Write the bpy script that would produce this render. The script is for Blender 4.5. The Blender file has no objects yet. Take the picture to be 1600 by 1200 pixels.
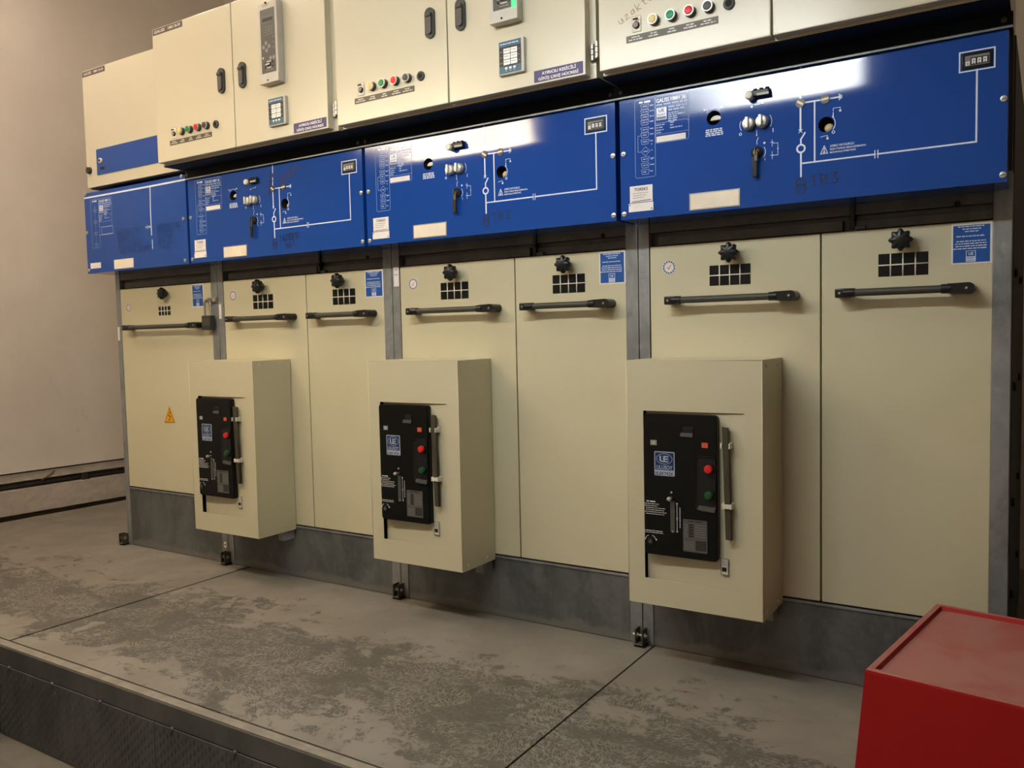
import bpy, bmesh, math, random
from mathutils import Vector, Matrix
PI = math.pi
sc = bpy.context.scene
COL = sc.collection
random.seed(4)

# ------------------------------------------------------------------ materials
MATS = {}

def nodes_of(name):
    m = bpy.data.materials.new(name)
    m.use_nodes = True
    nt = m.node_tree
    for n in list(nt.nodes):
        nt.nodes.remove(n)
    out = nt.nodes.new('ShaderNodeOutputMaterial')
    b = nt.nodes.new('ShaderNodeBsdfPrincipled')
    nt.links.new(b.outputs[0], out.inputs[0])
    MATS[name] = m
    return m, nt, b


def nd(nt, typ, ins=None, **kw):
    n = nt.nodes.new(typ)
    for k, v in kw.items():
        setattr(n, k, v)
    for k, v in (ins or {}).items():
        if isinstance(v, bpy.types.NodeSocket):
            nt.links.new(v, n.inputs[k])
        else:
            n.inputs[k].default_value = v
    return n


def mth(nt, op, a, b=0.0, c=0.0, clamp=False):
    n = nt.nodes.new('ShaderNodeMath')
    n.operation = op
    n.use_clamp = clamp
    for i, v in enumerate((a, b, c)):
        if isinstance(v, bpy.types.NodeSocket):
            nt.links.new(v, n.inputs[i])
        else:
            n.inputs[i].default_value = v
    return n.outputs[0]


def mixc(nt, fac, a, b):
    n = nt.nodes.new('ShaderNodeMix')
    n.data_type = 'RGBA'
    for i, v in ((0, fac), (6, a), (7, b)):
        if isinstance(v, bpy.types.NodeSocket):
            nt.links.new(v, n.inputs[i])
        elif i == 0:
            n.inputs[0].default_value = v
        else:
            n.inputs[i].default_value = (*v, 1)
    return n.outputs[2]


def ramp(nt, v, lo, hi):
    n = nt.nodes.new('ShaderNodeMapRange')
    n.interpolation_type = 'SMOOTHSTEP'
    nt.links.new(v, n.inputs[0])
    n.inputs[1].default_value = lo
    n.inputs[2].default_value = hi
    return n.outputs[0]


def pos(nt, scale=(1, 1, 1)):
    g = nt.nodes.new('ShaderNodeNewGeometry')
    mp = nt.nodes.new('ShaderNodeMapping')
    nt.links.new(g.outputs['Position'], mp.inputs[0])
    mp.inputs['Scale'].default_value = scale
    return mp.outputs[0]


def noise(nt, vec, scale, detail=4, rough=.55, dist=0.0):
    n = nd(nt, 'ShaderNodeTexNoise', {'Vector': vec, 'Scale': scale, 'Detail': detail, 'Roughness': rough, 'Distortion': dist})
    return n.outputs[0]


def bump(nt, b, h, strength=.2, dist=.002):
    n = nd(nt, 'ShaderNodeBump', {'Height': h, 'Strength': strength, 'Distance': dist})
    nt.links.new(n.outputs[0], b.inputs['Normal'])


def plain(name, rgb, rough=.5, metal=0.0, spec=.3):
    m, nt, b = nodes_of(name)
    v = noise(nt, pos(nt), 18, 3)
    c = mixc(nt, ramp(nt, v, .3, .7), [x * .94 for x in rgb], [min(1, x * 1.05) for x in rgb])
    nt.links.new(c, b.inputs['Base Color'])
    b.inputs['Roughness'].default_value = rough
    b.inputs['Metallic'].default_value = metal
    b.inputs['Specular IOR Level'].default_value = spec
    return m


def paint(name, rgb, rough, dirt=(.5, .45, .35), amount=.12, orange=.0, oscale=500, spec=.5):
    m, nt, b = nodes_of(name)
    p = pos(nt)
    v = noise(nt, p, 2.2, 6, .6)
    w = noise(nt, p, 45, 4, .6)
    f = mth(nt, 'MULTIPLY', ramp(nt, v, .42, .75), amount)
    f2 = mth(nt, 'MULTIPLY', ramp(nt, w, .62, .72), amount * .5)
    c = mixc(nt, f, rgb, [a * d for a, d in zip(rgb, dirt)])
    c = mixc(nt, f2, c, [a * d for a, d in zip(rgb, dirt)])
    nt.links.new(c, b.inputs['Base Color'])
    b.inputs['Roughness'].default_value = rough
    b.inputs['Specular IOR Level'].default_value = spec
    if orange:
        bump(nt, b, noise(nt, p, oscale, 2), orange, .001)
    return m


paint('cream paint', (.58, .535, .365), .38, (.8, .76, .66), .25, .06, 420)
paint('cream cabinet paint', (.585, .535, .40), .27, (.92, .9, .85), .15, .035, 380)
paint('box paint', (.55, .505, .345), .42, (.85, .8, .7), .2, .05, 420)
paint('blue paint', (.0075, .056, .285), .09, (.8, .85, .95), .3, .012, 300, .32)
paint('shaded sheet', (.006, .008, .014), .6, spec=.15)  # near-black stands in for the shade under the cabinet overhang
plain('dark body', (.035, .033, .028), .6)
plain('black plastic', (.012, .012, .012), .32)
plain('black gloss', (.0045, .005, .0048), .32, 0, .22)
plain('grip grey', (.055, .053, .042), .45)
plain('white print', (.70, .78, .92), .18, 0, .4)
plain('fine print', (.30, .42, .68), .3, 0, .4)
plain('white paper', (.80, .76, .74), .6)
plain('cream paper', (.80, .71, .58), .6)
plain('marker ink', (.006, .012, .045), .5)
plain('faded ink', (.005, .024, .105), .45)
plain('brown ink', (.30, .19, .15), .6)
plain('red scribble', (.03, .035, .12), .5)
plain('sticker blue', (.012, .085, .34), .45)
plain('logo blue', (.008, .027, .11), .4)
plain('logo white', (.40, .44, .50), .5)
plain('purple label', (.075, .062, .15), .5)
plain('dark label', (.09, .06, .055), .5)
plain('strip label', (.10, .082, .055), .4)
plain('label print', (.62, .60, .58), .5)
plain('relay case', (.50, .47, .41), .45)
plain('relay face', (.085, .078, .068), .4)
plain('relay mark', (.23, .215, .19), .5)
plain('meter teal', (.055, .12, .17), .35)
plain('white key', (.82, .80, .78), .4)
plain('lcd', (.05, .05, .042), .25)
plain('chrome', (.70, .67, .58), .32, .35)
plain('steel', (.34, .32, .28), .38, .8)
plain('screw zinc', (.55, .54, .5), .3, .6)
plain('button red', (.62, .022, .02), .35)
plain('button green', (.012, .22, .075), .35)
plain('button green dark', (.010, .075, .022), .35)
plain('button yellow', (.70, .55, .22), .4)
plain('button dark', (.05, .05, .045), .4)
plain('window red', (.62, .10, .05), .4)
plain('window grey', (.30, .30, .26), .4)
plain('cam white', (.85, .8, .68), .4)
plain('cam brass', (.70, .55, .30), .4)
plain('bar steel', (.060, .052, .033), .5, .1)
plain('clip white', (.62, .58, .47), .5)
plain('plate grey', (.085, .083, .075), .5)
plain('warning yellow', (.72, .36, .02), .5)
plain('seal ring', (.12, .14, .28), .5)
plain('tick orange', (.75, .25, .12), .5)
plain('slot metal', (.10, .085, .06), .4, .5)
plain('seam dark', (.012, .011, .009), .8)
plain('padlock body', (.045, .047, .04), .45, .3)
plain('wood', (.12, .085, .055), .7)
plain('lamp housing', (.7, .7, .68), .5)

m, nt, b = nodes_of('green led')
b.inputs['Base Color'].default_value = (.05, .8, .2, 1)
b.inputs['Emission Color'].default_value = (.05, 1, .25, 1)
b.inputs['Emission Strength'].default_value = .7


def galv(name, lo, hi, rough=.45):
    m, nt, b = nodes_of(name)
    p = pos(nt)
    vo = nd(nt, 'ShaderNodeTexVoronoi', {'Vector': p, 'Scale': 55.0})
    n1 = noise(nt, pos(nt, (1, 1, .45)), 7, 6, .65, .6)
    n2 = noise(nt, p, 28, 5, .7)
    sp = nd(nt, 'ShaderNodeSeparateColor', {0: vo.outputs['Color']})
    f = mth(nt, 'ADD', mth(nt, 'MULTIPLY', ramp(nt, n1, .35, .68), .6), mth(nt, 'MULTIPLY', sp.outputs[0], .12))
    f = mth(nt, 'ADD', f, mth(nt, 'MULTIPLY', ramp(nt, n2, .55, .75), .3), clamp=True)
    nt.links.new(mixc(nt, f, lo, hi), b.inputs['Base Color'])
    b.inputs['Metallic'].default_value = .35
    b.inputs['Roughness'].default_value = rough
    bump(nt, b, n2, .05)
    return m


galv('galvanised', (.17, .178, .178), (.37, .38, .375))
galv('galvanised dark', (.075, .075, .068), (.14, .14, .128), .5)
galv('galvanised plinth', (.078, .084, .082), (.19, .20, .193), .48)
m = MATS['galvanised plinth']
nt = m.node_tree
b = [n for n in nt.nodes if n.type == 'BSDF_PRINCIPLED'][0]
src = b.inputs['Base Color'].links[0].from_socket
p = pos(nt)
sz = nd(nt, 'ShaderNodeSeparateXYZ', {0: p})
hz = mth(nt, 'SUBTRACT', sz.outputs[2], mth(nt, 'MULTIPLY', noise(nt, p, 9, 5, .6), .075))   # dust splashed up from the deck
nt.links.new(mixc(nt, mth(nt, 'MULTIPLY', ramp(nt, hz, .002, -.018), .75), src, (.20, .195, .175)), b.inputs['Base Color'])

# plaster
m, nt, b = nodes_of('plaster')
p = pos(nt)
v = noise(nt, p, 1.3, 6, .6)
w = noise(nt, pos(nt, (1, 1.6, .7)), 9, 6, .7, 1.0)
c = mixc(nt, ramp(nt, v, .35, .7), (.68, .60, .52), (.76, .685, .60))
c = mixc(nt, mth(nt, 'MULTIPLY', ramp(nt, w, .60, .75), .35), c, (.52, .44, .36))
nt.links.new(c, b.inputs['Base Color'])
b.inputs['Roughness'].default_value = .85
bump(nt, b, w, .12, .004)

paint('ceiling white', (.86, .82, .76), .9, amount=.1)

m, nt, b = nodes_of('old plaster')
p = pos(nt)
w = noise(nt, pos(nt, (1, 1, 1.5)), 11, 6, .7, .8)
c = mixc(nt, ramp(nt, w, .35, .72), (.43, .37, .305), (.56, .49, .41))
nt.links.new(c, b.inputs['Base Color'])
b.inputs['Roughness'].default_value = .9
bump(nt, b, w, .2, .006)

# dusty deck: pale dust, scuffed through in a band of prints along the front half
m, nt, b = nodes_of('dusty deck')
p = pos(nt)
sx = nd(nt, 'ShaderNodeSeparateXYZ', {0: p})
x, y = sx.outputs[0], sx.outputs[1]
big = noise(nt, pos(nt, (.8, 1.25, 1)), 2.6, 3, .55, .9)
mid = noise(nt, pos(nt, (.9, 1.3, 1)), 8.0, 5, .62, 1.3)
yc = mth(nt, 'ADD', mth(nt, 'MULTIPLY', y, 1.0), .66)            # distance from the worn track
band = mth(nt, 'SUBTRACT', 1.0, mth(nt, 'MULTIPLY', mth(nt, 'ABSOLUTE', yc), 3.1))
shape = mth(nt, 'ADD', mth(nt, 'MULTIPLY', big, .75), mth(nt, 'MULTIPLY', mid, .62))
shape = mth(nt, 'ADD', shape, mth(nt, 'MULTIPLY', band, .30))
shape = mth(nt, 'ADD', shape, mth(nt, 'MULTIPLY', mth(nt, 'SUBTRACT', noise(nt, p, 34, 5, .7, .5), .5), .30))
mask = ramp(nt, shape, .735, .80)
# tread marks: short bars in turned patches
vor = nd(nt, 'ShaderNodeTexVoronoi', {'Vector': p, 'Scale': 9.0})
rotv = nd(nt, 'ShaderNodeVectorRotate', {'Vector': p, 'Angle': mth(nt, 'MULTIPLY', nd(nt, 'ShaderNodeSeparateColor', {0: vor.outputs['Color']}).outputs[0], 3.1)}, rotation_type='Z_AXIS')
wob = nd(nt, 'ShaderNodeTexNoise', {'Vector': p, 'Scale': 16.0, 'Detail': 3.0})
wv = nd(nt, 'ShaderNodeVectorMath', {0: wob.outputs['Color'], 1: (.05, .05, 0)}, operation='MULTIPLY')
ra = nd(nt, 'ShaderNodeVectorMath', {0: rotv.outputs[0], 1: wv.outputs[0]}, operation='ADD')
sq = nd(nt, 'ShaderNodeVectorMath', {0: ra.outputs[0], 1: (1.0, 4.2, 1.0)}, operation='MULTIPLY')
cell = nd(nt, 'ShaderNodeTexVoronoi', {'Vector': sq.outputs[0], 'Scale': 33.0, 'Randomness': .9}, feature='DISTANCE_TO_EDGE')
fine = noise(nt, p, 70, 4, .7)
streak = noise(nt, pos(nt, (1, 3.0, 1)), 12, 5, .65, .8)
tread = mth(nt, 'MULTIPLY', ramp(nt, cell.outputs[0], .02, .12), ramp(nt, mth(nt, 'ADD', mth(nt, 'MULTIPLY', fine, .5), mth(nt, 'MULTIPLY', streak, .6)), .36, .56))
solid = ramp(nt, noise(nt, pos(nt, (1, 1.5, 1)), 4.5, 7, .7, .8), .48, .56)
tread = mth(nt, 'MAXIMUM', mth(nt, 'MULTIPLY', tread, .95), mth(nt, 'MULTIPLY', solid, mth(nt, 'ADD', .45, mth(nt, 'MULTIPLY', fine, .7))))
f = mth(nt, 'MULTIPLY', mask, tread, clamp=True)
dust = mixc(nt, ramp(nt, noise(nt, p, 4, 6, .6), .35, .7), (.185, .162, .130), (.228, .203, .166))
dust = mixc(nt, mth(nt, 'MULTIPLY', ramp(nt, mid, .5, .66), .25), dust, (.15, .13, .10))
col = mixc(nt, mth(nt, 'MULTIPLY', f, .88), dust, (.058, .053, .040))
nt.links.new(col, b.inputs['Base Color'])
b.inputs['Roughness'].default_value = .8
bump(nt, b, mth(nt, 'SUBTRACT', 1.0, f), .25, .002)

m, nt, b = nodes_of('dusty frame')
p = pos(nt)
w = noise(nt, p, 14, 6, .7)
nt.links.new(mixc(nt, ramp(nt, w, .35, .7), (.20, .175, .14), (.27, .24, .19)), b.inputs['Base Color'])
b.inputs['Roughness'].default_value = .85

m, nt, b = nodes_of('grey steel')
p = pos(nt)
w = noise(nt, pos(nt, (1, 1, .4)), 10, 6, .65)
nt.links.new(mixc(nt, ramp(nt, w, .3, .72), (.058, .06, .056), (.10, .10, .093)), b.inputs['Base Color'])
b.inputs['Roughness'].default_value = .5

m, nt, b = nodes_of('cement')
p = pos(nt)
w = noise(nt, p, 6, 7, .65)
nt.links.new(mixc(nt, ramp(nt, w, .3, .72), (.105, .09, .07), (.15, .13, .10)), b.inputs['Base Color'])
b.inputs['Roughness'].default_value = .9

m, nt, b = nodes_of('red plastic')
p = pos(nt)
g = nt.nodes.new('ShaderNodeNewGeometry')
sz = nd(nt, 'ShaderNodeSeparateXYZ', {0: g.outputs['Normal']})
w = noise(nt, p, 5, 6, .6, .5)
up = ramp(nt, sz.outputs[2], .35, .9)                              # settled dust lies on what faces up
du = mth(nt, 'MULTIPLY', up, mth(nt, 'ADD', .50, mth(nt, 'MULTIPLY', ramp(nt, w, .68, .40), .42)))
nt.links.new(mixc(nt, du, (.30, .0065, .006), (.34, .155, .125)), b.inputs['Base Color'])
b.inputs['Roughness'].default_value = .6
b.inputs['Specular IOR Level'].default_value = .2


def emit(name, rgb, s):
    m = bpy.data.materials.new(name)
    m.use_nodes = True
    nt = m.node_tree
    for n in list(nt.nodes):
        nt.nodes.remove(n)
    out = nt.nodes.new('ShaderNodeOutputMaterial')
    e = nt.nodes.new('ShaderNodeEmission')
    e.inputs[0].default_value = (*rgb, 1)
    e.inputs[1].default_value = s
    nt.links.new(e.outputs[0], out.inputs[0])
    MATS[name] = m


emit('tube amber', (1.0, .80, .54), 78)
emit('tube fill', (1.0, .85, .71), 100)  # glow of the unseen lamp added to brighten the left wall
emit('tube cool', (.90, .96, .97), 92)

# ------------------------------------------------------------------ mesh builder


class MB:
    def __init__(s):
        s.v = []
        s.f = []
        s.m = []
        s.names = []
        s.flat = set()

    def mi(s, m):
        if m not in s.names:
            s.names.append(m)
        return s.names.index(m)

    def add(s, vs, fs, m):
        o = len(s.v)
        s.v += [tuple(a) for a in vs]
        k = s.mi(m)
        for f in fs:
            s.f.append([o + i for i in f])
            s.m.append(k)

    def box(s, x0, x1, y0, y1, z0, z1, m, c=0.0):
        if c <= 0:
            vs = [(x, y, z) for x in (x0, x1) for y in (y0, y1) for z in (z0, z1)]
            s.add(vs, [(0, 1, 3, 2), (4, 6, 7, 5), (0, 4, 5, 1), (2, 3, 7, 6), (0, 2, 6, 4), (1, 5, 7, 3)], m)
            return
        c = min(c, (x1 - x0) / 2.01, (y1 - y0) / 2.01, (z1 - z0) / 2.01)
        bm = bmesh.new()
        r = bmesh.ops.create_cube(bm, size=1)
        for v in bm.verts:
            v.co = Vector((x0 + (v.co.x + .5) * (x1 - x0), y0 + (v.co.y + .5) * (y1 - y0), z0 + (v.co.z + .5) * (z1 - z0)))
        bmesh.ops.bevel(bm, geom=list(bm.edges), offset=c, segments=2, profile=.6, affect='EDGES')
        bm.normal_update()
        bm.verts.index_update()
        k0 = len(s.f)
        s.flat |= {k0 + i for i, f in enumerate(bm.faces) if max(abs(a) for a in f.normal) > .9999}
        s.add([v.co[:] for v in bm.verts], [[v.index for v in f.verts] for f in bm.faces], m)
        bm.free()

    def cyl(s, p0, p1, r0, r1=None, m='steel', n=20, cap=True, bev=0.0):
        r1 = r0 if r1 is None else r1
        p0, p1 = Vector(p0), Vector(p1)
        d = (p1 - p0).normalized()
        a = d.orthogonal().normalized()
        b2 = d.cross(a)
        rings = [(p0, r0), (p1, r1)]
        if bev:
            rings = [(p0, r0), (p1 - d * bev, r1), (p1 - d * bev * .3, r1 - bev * .3), (p1, r1 - bev)]
        vs = []
        for c, r in rings:
            vs += [c + a * r * math.cos(2 * PI * i / n) + b2 * r * math.sin(2 * PI * i / n) for i in range(n)]
        fs = []
        for k in range(len(rings) - 1):
            for i in range(n):
                j = (i + 1) % n
                fs.append((k * n + i, k * n + j, (k + 1) * n + j, (k + 1) * n + i))
        if cap:
            fs.append(tuple(range(n - 1, -1, -1)))
            fs.append(tuple((len(rings) - 1) * n + i for i in range(n)))
        s.add(vs, fs, m)

    def tube(s, path, r, m, n=10):
        pts = [Vector(q) for q in path]
        vs, fs = [], []
        ref = None
        for i, q in enumerate(pts):
            d = (pts[min(i + 1, len(pts) - 1)] - pts[max(i - 1, 0)]).normalized()
            a = d.orthogonal().normalized() if ref is None else (ref - d * ref.dot(d)).normalized()
            ref = a
            b2 = d.cross(a)
            vs += [q + a * r * math.cos(2 * PI * k / n) + b2 * r * math.sin(2 * PI * k / n) for k in range(n)]
        for i in range(len(pts) - 1):
            for k in range(n):
                j = (k + 1) % n
                fs.append((i * n + k, i * n + j, (i + 1) * n + j, (i + 1) * n + k))
        fs.append(tuple(range(n - 1, -1, -1)))
        fs.append(tuple((len(pts) - 1) * n + k for k in range(n)))
        s.add(vs, fs, m)

    def ball(s, c, rx, ry, rz, m, n=16, k=10):
        vs, fs = [], []
        for j in range(1, k):
            t = PI * j / k
            for i in range(n):
                vs.append((c[0] + rx * math.sin(t) * math.cos(2 * PI * i / n), c[1] + ry * math.sin(t) * math.sin(2 * PI * i / n), c[2] + rz * math.cos(t)))
        for j in range(k - 2):
            for i in range(n):
                i2 = (i + 1) % n
                fs.append((j * n + i, (j + 1) * n + i, (j + 1) * n + i2, j * n + i2))
        t0 = len(vs)
        vs += [(c[0], c[1], c[2] + rz), (c[0], c[1], c[2] - rz)]
        for i in range(n):
            i2 = (i + 1) % n
            fs.append((t0, i, i2))
            fs.append((t0 + 1, (k - 2) * n + i2, (k - 2) * n + i))
        s.add(vs, fs, m)

    def prism(s, outline, y0, y1, m):          # outline in x,z ; extruded along y (y0 front, y1 back)
        n = len(outline)
        vs = [(a, y0, c) for a, c in outline] + [(a, y1, c) for a, c in outline]
        fs = [tuple(range(n)), tuple(range(2 * n - 1, n - 1, -1))]
        for i in range(n):
            j = (i + 1) % n
            fs.append((j, i, n + i, n + j))
        s.add(vs, fs, m)

    def mesh(s, name, angle=32):
        me = bpy.data.meshes.new(name)
        me.from_pydata(s.v, [], s.f)
        for n in s.names:
            me.materials.append(MATS[n])
        for p, k in zip(me.polygons, s.m):
            p.material_index = k
            p.use_smooth = True
        me.update()
        bm = bmesh.new()
        bm.from_mesh(me)
        bmesh.ops.recalc_face_normals(bm, faces=bm.faces)
        bm.to_mesh(me)
        bm.free()
        me.set_sharp_from_angle(angle=math.radians(angle))
        for p in me.polygons:                      # the broad faces stay flat between their rounded edges
            if p.index in s.flat or p.area > .004:
                p.use_smooth = False
        return me


def rrect(x0, x1, z0, z1, r, n=6):
    pts = []
    for cx, cz, a0 in ((x1 - r, z1 - r, 0), (x0 + r, z1 - r, 90), (x0 + r, z0 + r, 180), (x1 - r, z0 + r, 270)):
        for i in range(n + 1):
            a = math.radians(a0 + 90 * i / n)
            pts.append((cx + r * math.cos(a), cz + r * math.sin(a)))
    return pts


_text_cache = {}


def text_geo(s):
    if s not in _text_cache:
        cu = bpy.data.curves.new('lettering', 'FONT')
        cu.body = s
        cu.align_x = 'CENTER'
        cu.resolution_u = 3
        cu.offset = .018
        ob = bpy.data.objects.new('lettering', cu)
        COL.objects.link(ob)
        dg = bpy.context.evaluated_depsgraph_get()
        me = bpy.data.meshes.new_from_object(ob.evaluated_get(dg))
        vs = [(v.co.x, v.co.y) for v in me.vertices]
        fs = [list(p.vertices) for p in me.polygons]
        bpy.data.objects.remove(ob)
        bpy.data.curves.remove(cu)
        bpy.data.meshes.remove(me)
        xs = [a for a, _ in vs]
        ys = [c for _, c in vs]
        _text_cache[s] = (vs, fs, min(xs), max(xs), min(ys), max(ys))
    return _text_cache[s]


STROKE = {
    'A': [[(0, 0), (.5, 1), (1, 0)], [(.2, .4), (.8, .4)]], 'B': [[(0, 0), (0, 1), (.8, .9), (.8, .6), (0, .5), (.9, .4), (.9, .1), (0, 0)]],
    'C': [[(1, .9), (.4, 1), (0, .6), (0, .3), (.4, 0), (1, .1)]], 'D': [[(0, 0), (0, 1), (.7, .9), (1, .5), (.7, .1), (0, 0)]],
    'E': [[(1, 1), (0, 1), (0, 0), (1, 0)], [(0, .5), (.8, .5)]], 'G': [[(1, .9), (.4, 1), (0, .5), (.4, 0), (1, .1), (1, .45), (.6, .45)]],
    'I': [[(.5, 0), (.5, 1)]], 'J': [[(1, 1), (1, .2), (.5, 0), (0, .2)]], 'K': [[(0, 0), (0, 1)], [(1, 1), (0, .45), (1, 0)]],
    'L': [[(0, 1), (0, 0), (1, 0)]], 'M': [[(0, 0), (0, 1), (.5, .4), (1, 1), (1, 0)]], 'N': [[(0, 0), (0, 1), (1, 0), (1, 1)]],
    'O': [[(.5, 1), (0, .6), (.1, .1), (.6, 0), (1, .4), (.8, .9), (.5, 1)]], 'P': [[(0, 0), (0, 1), (.9, .9), (.9, .5), (0, .45)]],
    'R': [[(0, 0), (0, 1), (.9, .9), (.8, .55), (0, .5), (1, 0)]], 'S': [[(1, .9), (.4, 1), (.1, .7), (.9, .35), (.6, 0), (0, .1)]],
    'T': [[(0, 1), (1, 1)], [(.5, 1), (.5, 0)]], 'U': [[(0, 1), (.05, .2), (.5, 0), (.95, .2), (1, 1)]], 'Z': [[(0, 1), (1, 1), (0, 0), (1, 0)]],
    '1': [[(.3, .8), (.6, 1), (.6, 0)]], '2': [[(0, .8), (.5, 1), (.95, .75), (0, 0), (1, .05)]], '3': [[(0, .95), (.9, .95), (.4, .55), (.95, .3), (.5, 0), (0, .1)]],
    '6': [[(.8, 1), (.2, .6), (0, .25), (.5, 0), (.9, .25), (.5, .5), (.1, .3)]], '0': [[(.5, 1), (.05, .6), (.1, .15), (.5, 0), (.95, .4), (.8, .9), (.5, 1)]],
    'u': [[(0, .6), (.05, .1), (.6, .05), (.8, .6)], [(.8, .6), (.95, 0)]], 'z': [[(0, .6), (.6, .7), (.8, .5), (0, 0), (.9, .05)]],
    'a': [[(.8, .6), (.2, .6), (0, .2), (.4, 0), (.8, .4), (.8, .6), (.9, 0)]], 'k': [[(0, 0), (0, 1)], [(.8, .65), (0, .3), (.8, 0)]],
    't': [[(.4, 1), (.4, .1), (.8, 0)], [(0, .65), (.8, .65)]],
}


class Deco:
    """flat printing on a surface given by f(x, z, lift) -> point"""

    def __init__(s, mb, f, lift=.0006):
        s.mb, s.f, s.lift = mb, f, lift

    def P(s, x, z, k=1):
        return s.f(x, z, s.lift * k)

    def rect(s, x0, x1, z0, z1, m, k=1):
        nx = max(1, int(abs(x1 - x0) / .03) + 1)
        nz = max(1, int(abs(z1 - z0) / .03) + 1)
        vs = [s.P(x0 + (x1 - x0) * i / nx, z0 + (z1 - z0) * j / nz, k) for j in range(nz + 1) for i in range(nx + 1)]
        fs = [(j * (nx + 1) + i, j * (nx + 1) + i + 1, (j + 1) * (nx + 1) + i + 1, (j + 1) * (nx + 1) + i) for j in range(nz) for i in range(nx)]
        s.mb.add(vs, fs, m)

    def line(s, pts, w, m, k=1):
        for (xa, za), (xb, zb) in zip(pts, pts[1:]):
            L = math.hypot(xb - xa, zb - za)
            if L < 1e-6:
                continue
            dx, dz = (xb - xa) / L, (zb - za) / L
            n = max(1, int(L / .03) + 1)
            e = w * .5
            xa2, za2, L2 = xa - dx * e, za - dz * e, L + w
            vs = []
            for i in range(n + 1):
                t = L2 * i / n
                for q in (-1, 1):
                    vs.append(s.P(xa2 + dx * t - dz * e * q, za2 + dz * t + dx * e * q, k))
            s.mb.add(vs, [(2 * i, 2 * i + 2, 2 * i + 3, 2 * i + 1) for i in range(n)], m)

    def arc(s, cx, cz, r0, r1, a0, a1, m, k=1, n=20):
        vs = []
        for i in range(n + 1):
            a = math.radians(a0 + (a1 - a0) * i / n)
            vs += [s.P(cx + r0 * math.cos(a), cz + r0 * math.sin(a), k), s.P(cx + r1 * math.cos(a), cz + r1 * math.sin(a), k)]
        s.mb.add(vs, [(2 * i, 2 * i + 1, 2 * i + 3, 2 * i + 2) for i in range(n)], m)

    def disc(s, cx, cz, r, m, k=1, n=20):
        s.mb.add([s.P(cx + r * math.cos(2 * PI * i / n), cz + r * math.sin(2 * PI * i / n), k) for i in range(n)], [tuple(range(n))], m)

    def poly(s, pts, m, k=1):
        s.mb.add([s.P(a, c, k) for a, c in pts], [tuple(range(len(pts)))], m)

    def text(s, t, x0, x1, z0, z1, m, k=1):
        vs, fs, a, b2, c, d = text_geo(t)
        s.mb.add([s.P(x0 + (u - a) / (b2 - a) * (x1 - x0), z0 + (v - c) / (d - c) * (z1 - z0), k) for u, v in vs], fs, m)

    def scrib(s, x0, x1, z, h, m, seed=0, k=1, words=None):    # lettering too small to read: a row of short marks
        rr = random.Random(seed)
        x = x0
        while x < x1 - h:
            w = min(x1 - x, h * rr.uniform(1.6, 5.5))
            s.rect(x, x + w, z + rr.uniform(-.06, .06) * h, z + h, m, k)
            x += w + h * .75

    def hand(s, t, x, z, h, w, m, slope=0.0, seed=0, adv=.85, k=1, th=0.0):
        rr = random.Random(seed)
        ca, sa = math.cos(slope), math.sin(slope)
        ox = 0
        for ch in t:
            if ch != ' ':
                for st in STROKE[ch]:
                    pts = []
                    for a, c in st:
                        a = ox + (a + rr.uniform(-.07, .07)) * h * .62
                        c = (c + rr.uniform(-.07, .07)) * h
                        pts.append((x + a * ca - c * sa, z + a * sa + c * ca))
                    s.line(pts, w, m, k)
            ox += h * adv


# ------------------------------------------------------------------ objects


def obj(name, me, parent=None, loc=None):
    if isinstance(me, MB):
        me = me.mesh(name)
    o = bpy.data.objects.new(name, me)
    COL.objects.link(o)
    if parent:
        o.parent = parent
    if loc:
        o.location = loc
    return o


def thing(name, label, cat, loc, group=None):
    o = bpy.data.objects.new(name, None)
    o.empty_display_size = .1
    COL.objects.link(o)
    o.location = loc
    o['label'] = label
    o['category'] = cat
    if group:
        o['group'] = group
    return o


def tag(o, label, cat, group=None):
    o['label'] = label
    o['category'] = cat
    if group:
        o['group'] = group
    return o


def struct(name, mb):
    o = obj(name, mb)
    o['kind'] = 'structure'
    return o


def flat(y):
    return lambda x, z, e: (x, y - e, z)


CACHE = {}


def cached(key, fn):
    if key not in CACHE:
        CACHE[key] = fn()
    return CACHE[key]


SEAM = [0.0, .7592, 1.7584, 2.7574, 3.7574]
PY, PZ0, PZ1 = -.1336, 1.327, 1.676        # blue panel plane and height
PH = PZ1 - PZ0
_G = []


def _bulge_table():
    acc, N = 0.0, 200
    for i in range(N + 1):
        v = i / N
        t = min(1, max(0, (v - .36) / .22))
        sl = (.0520 - .040 * max(0, v - .56) / .44) * (t * t * (3 - 2 * t))
        _G.append(acc)
        acc += sl * (PH / 2) / N


_bulge_table()


def panel_y(x, z, x0, x1):
    """pressed sheet: the upper middle of the panel leans back a few millimetres"""
    u = max(-1, min(1, (x - x0) / (x1 - x0) * 2 - 1))
    v = max(0, min(1, (z - PZ0) / PH * 2 - 1))
    return PY + _G[int(v * 200)] * (1 - abs(u) ** 2.3)


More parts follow.
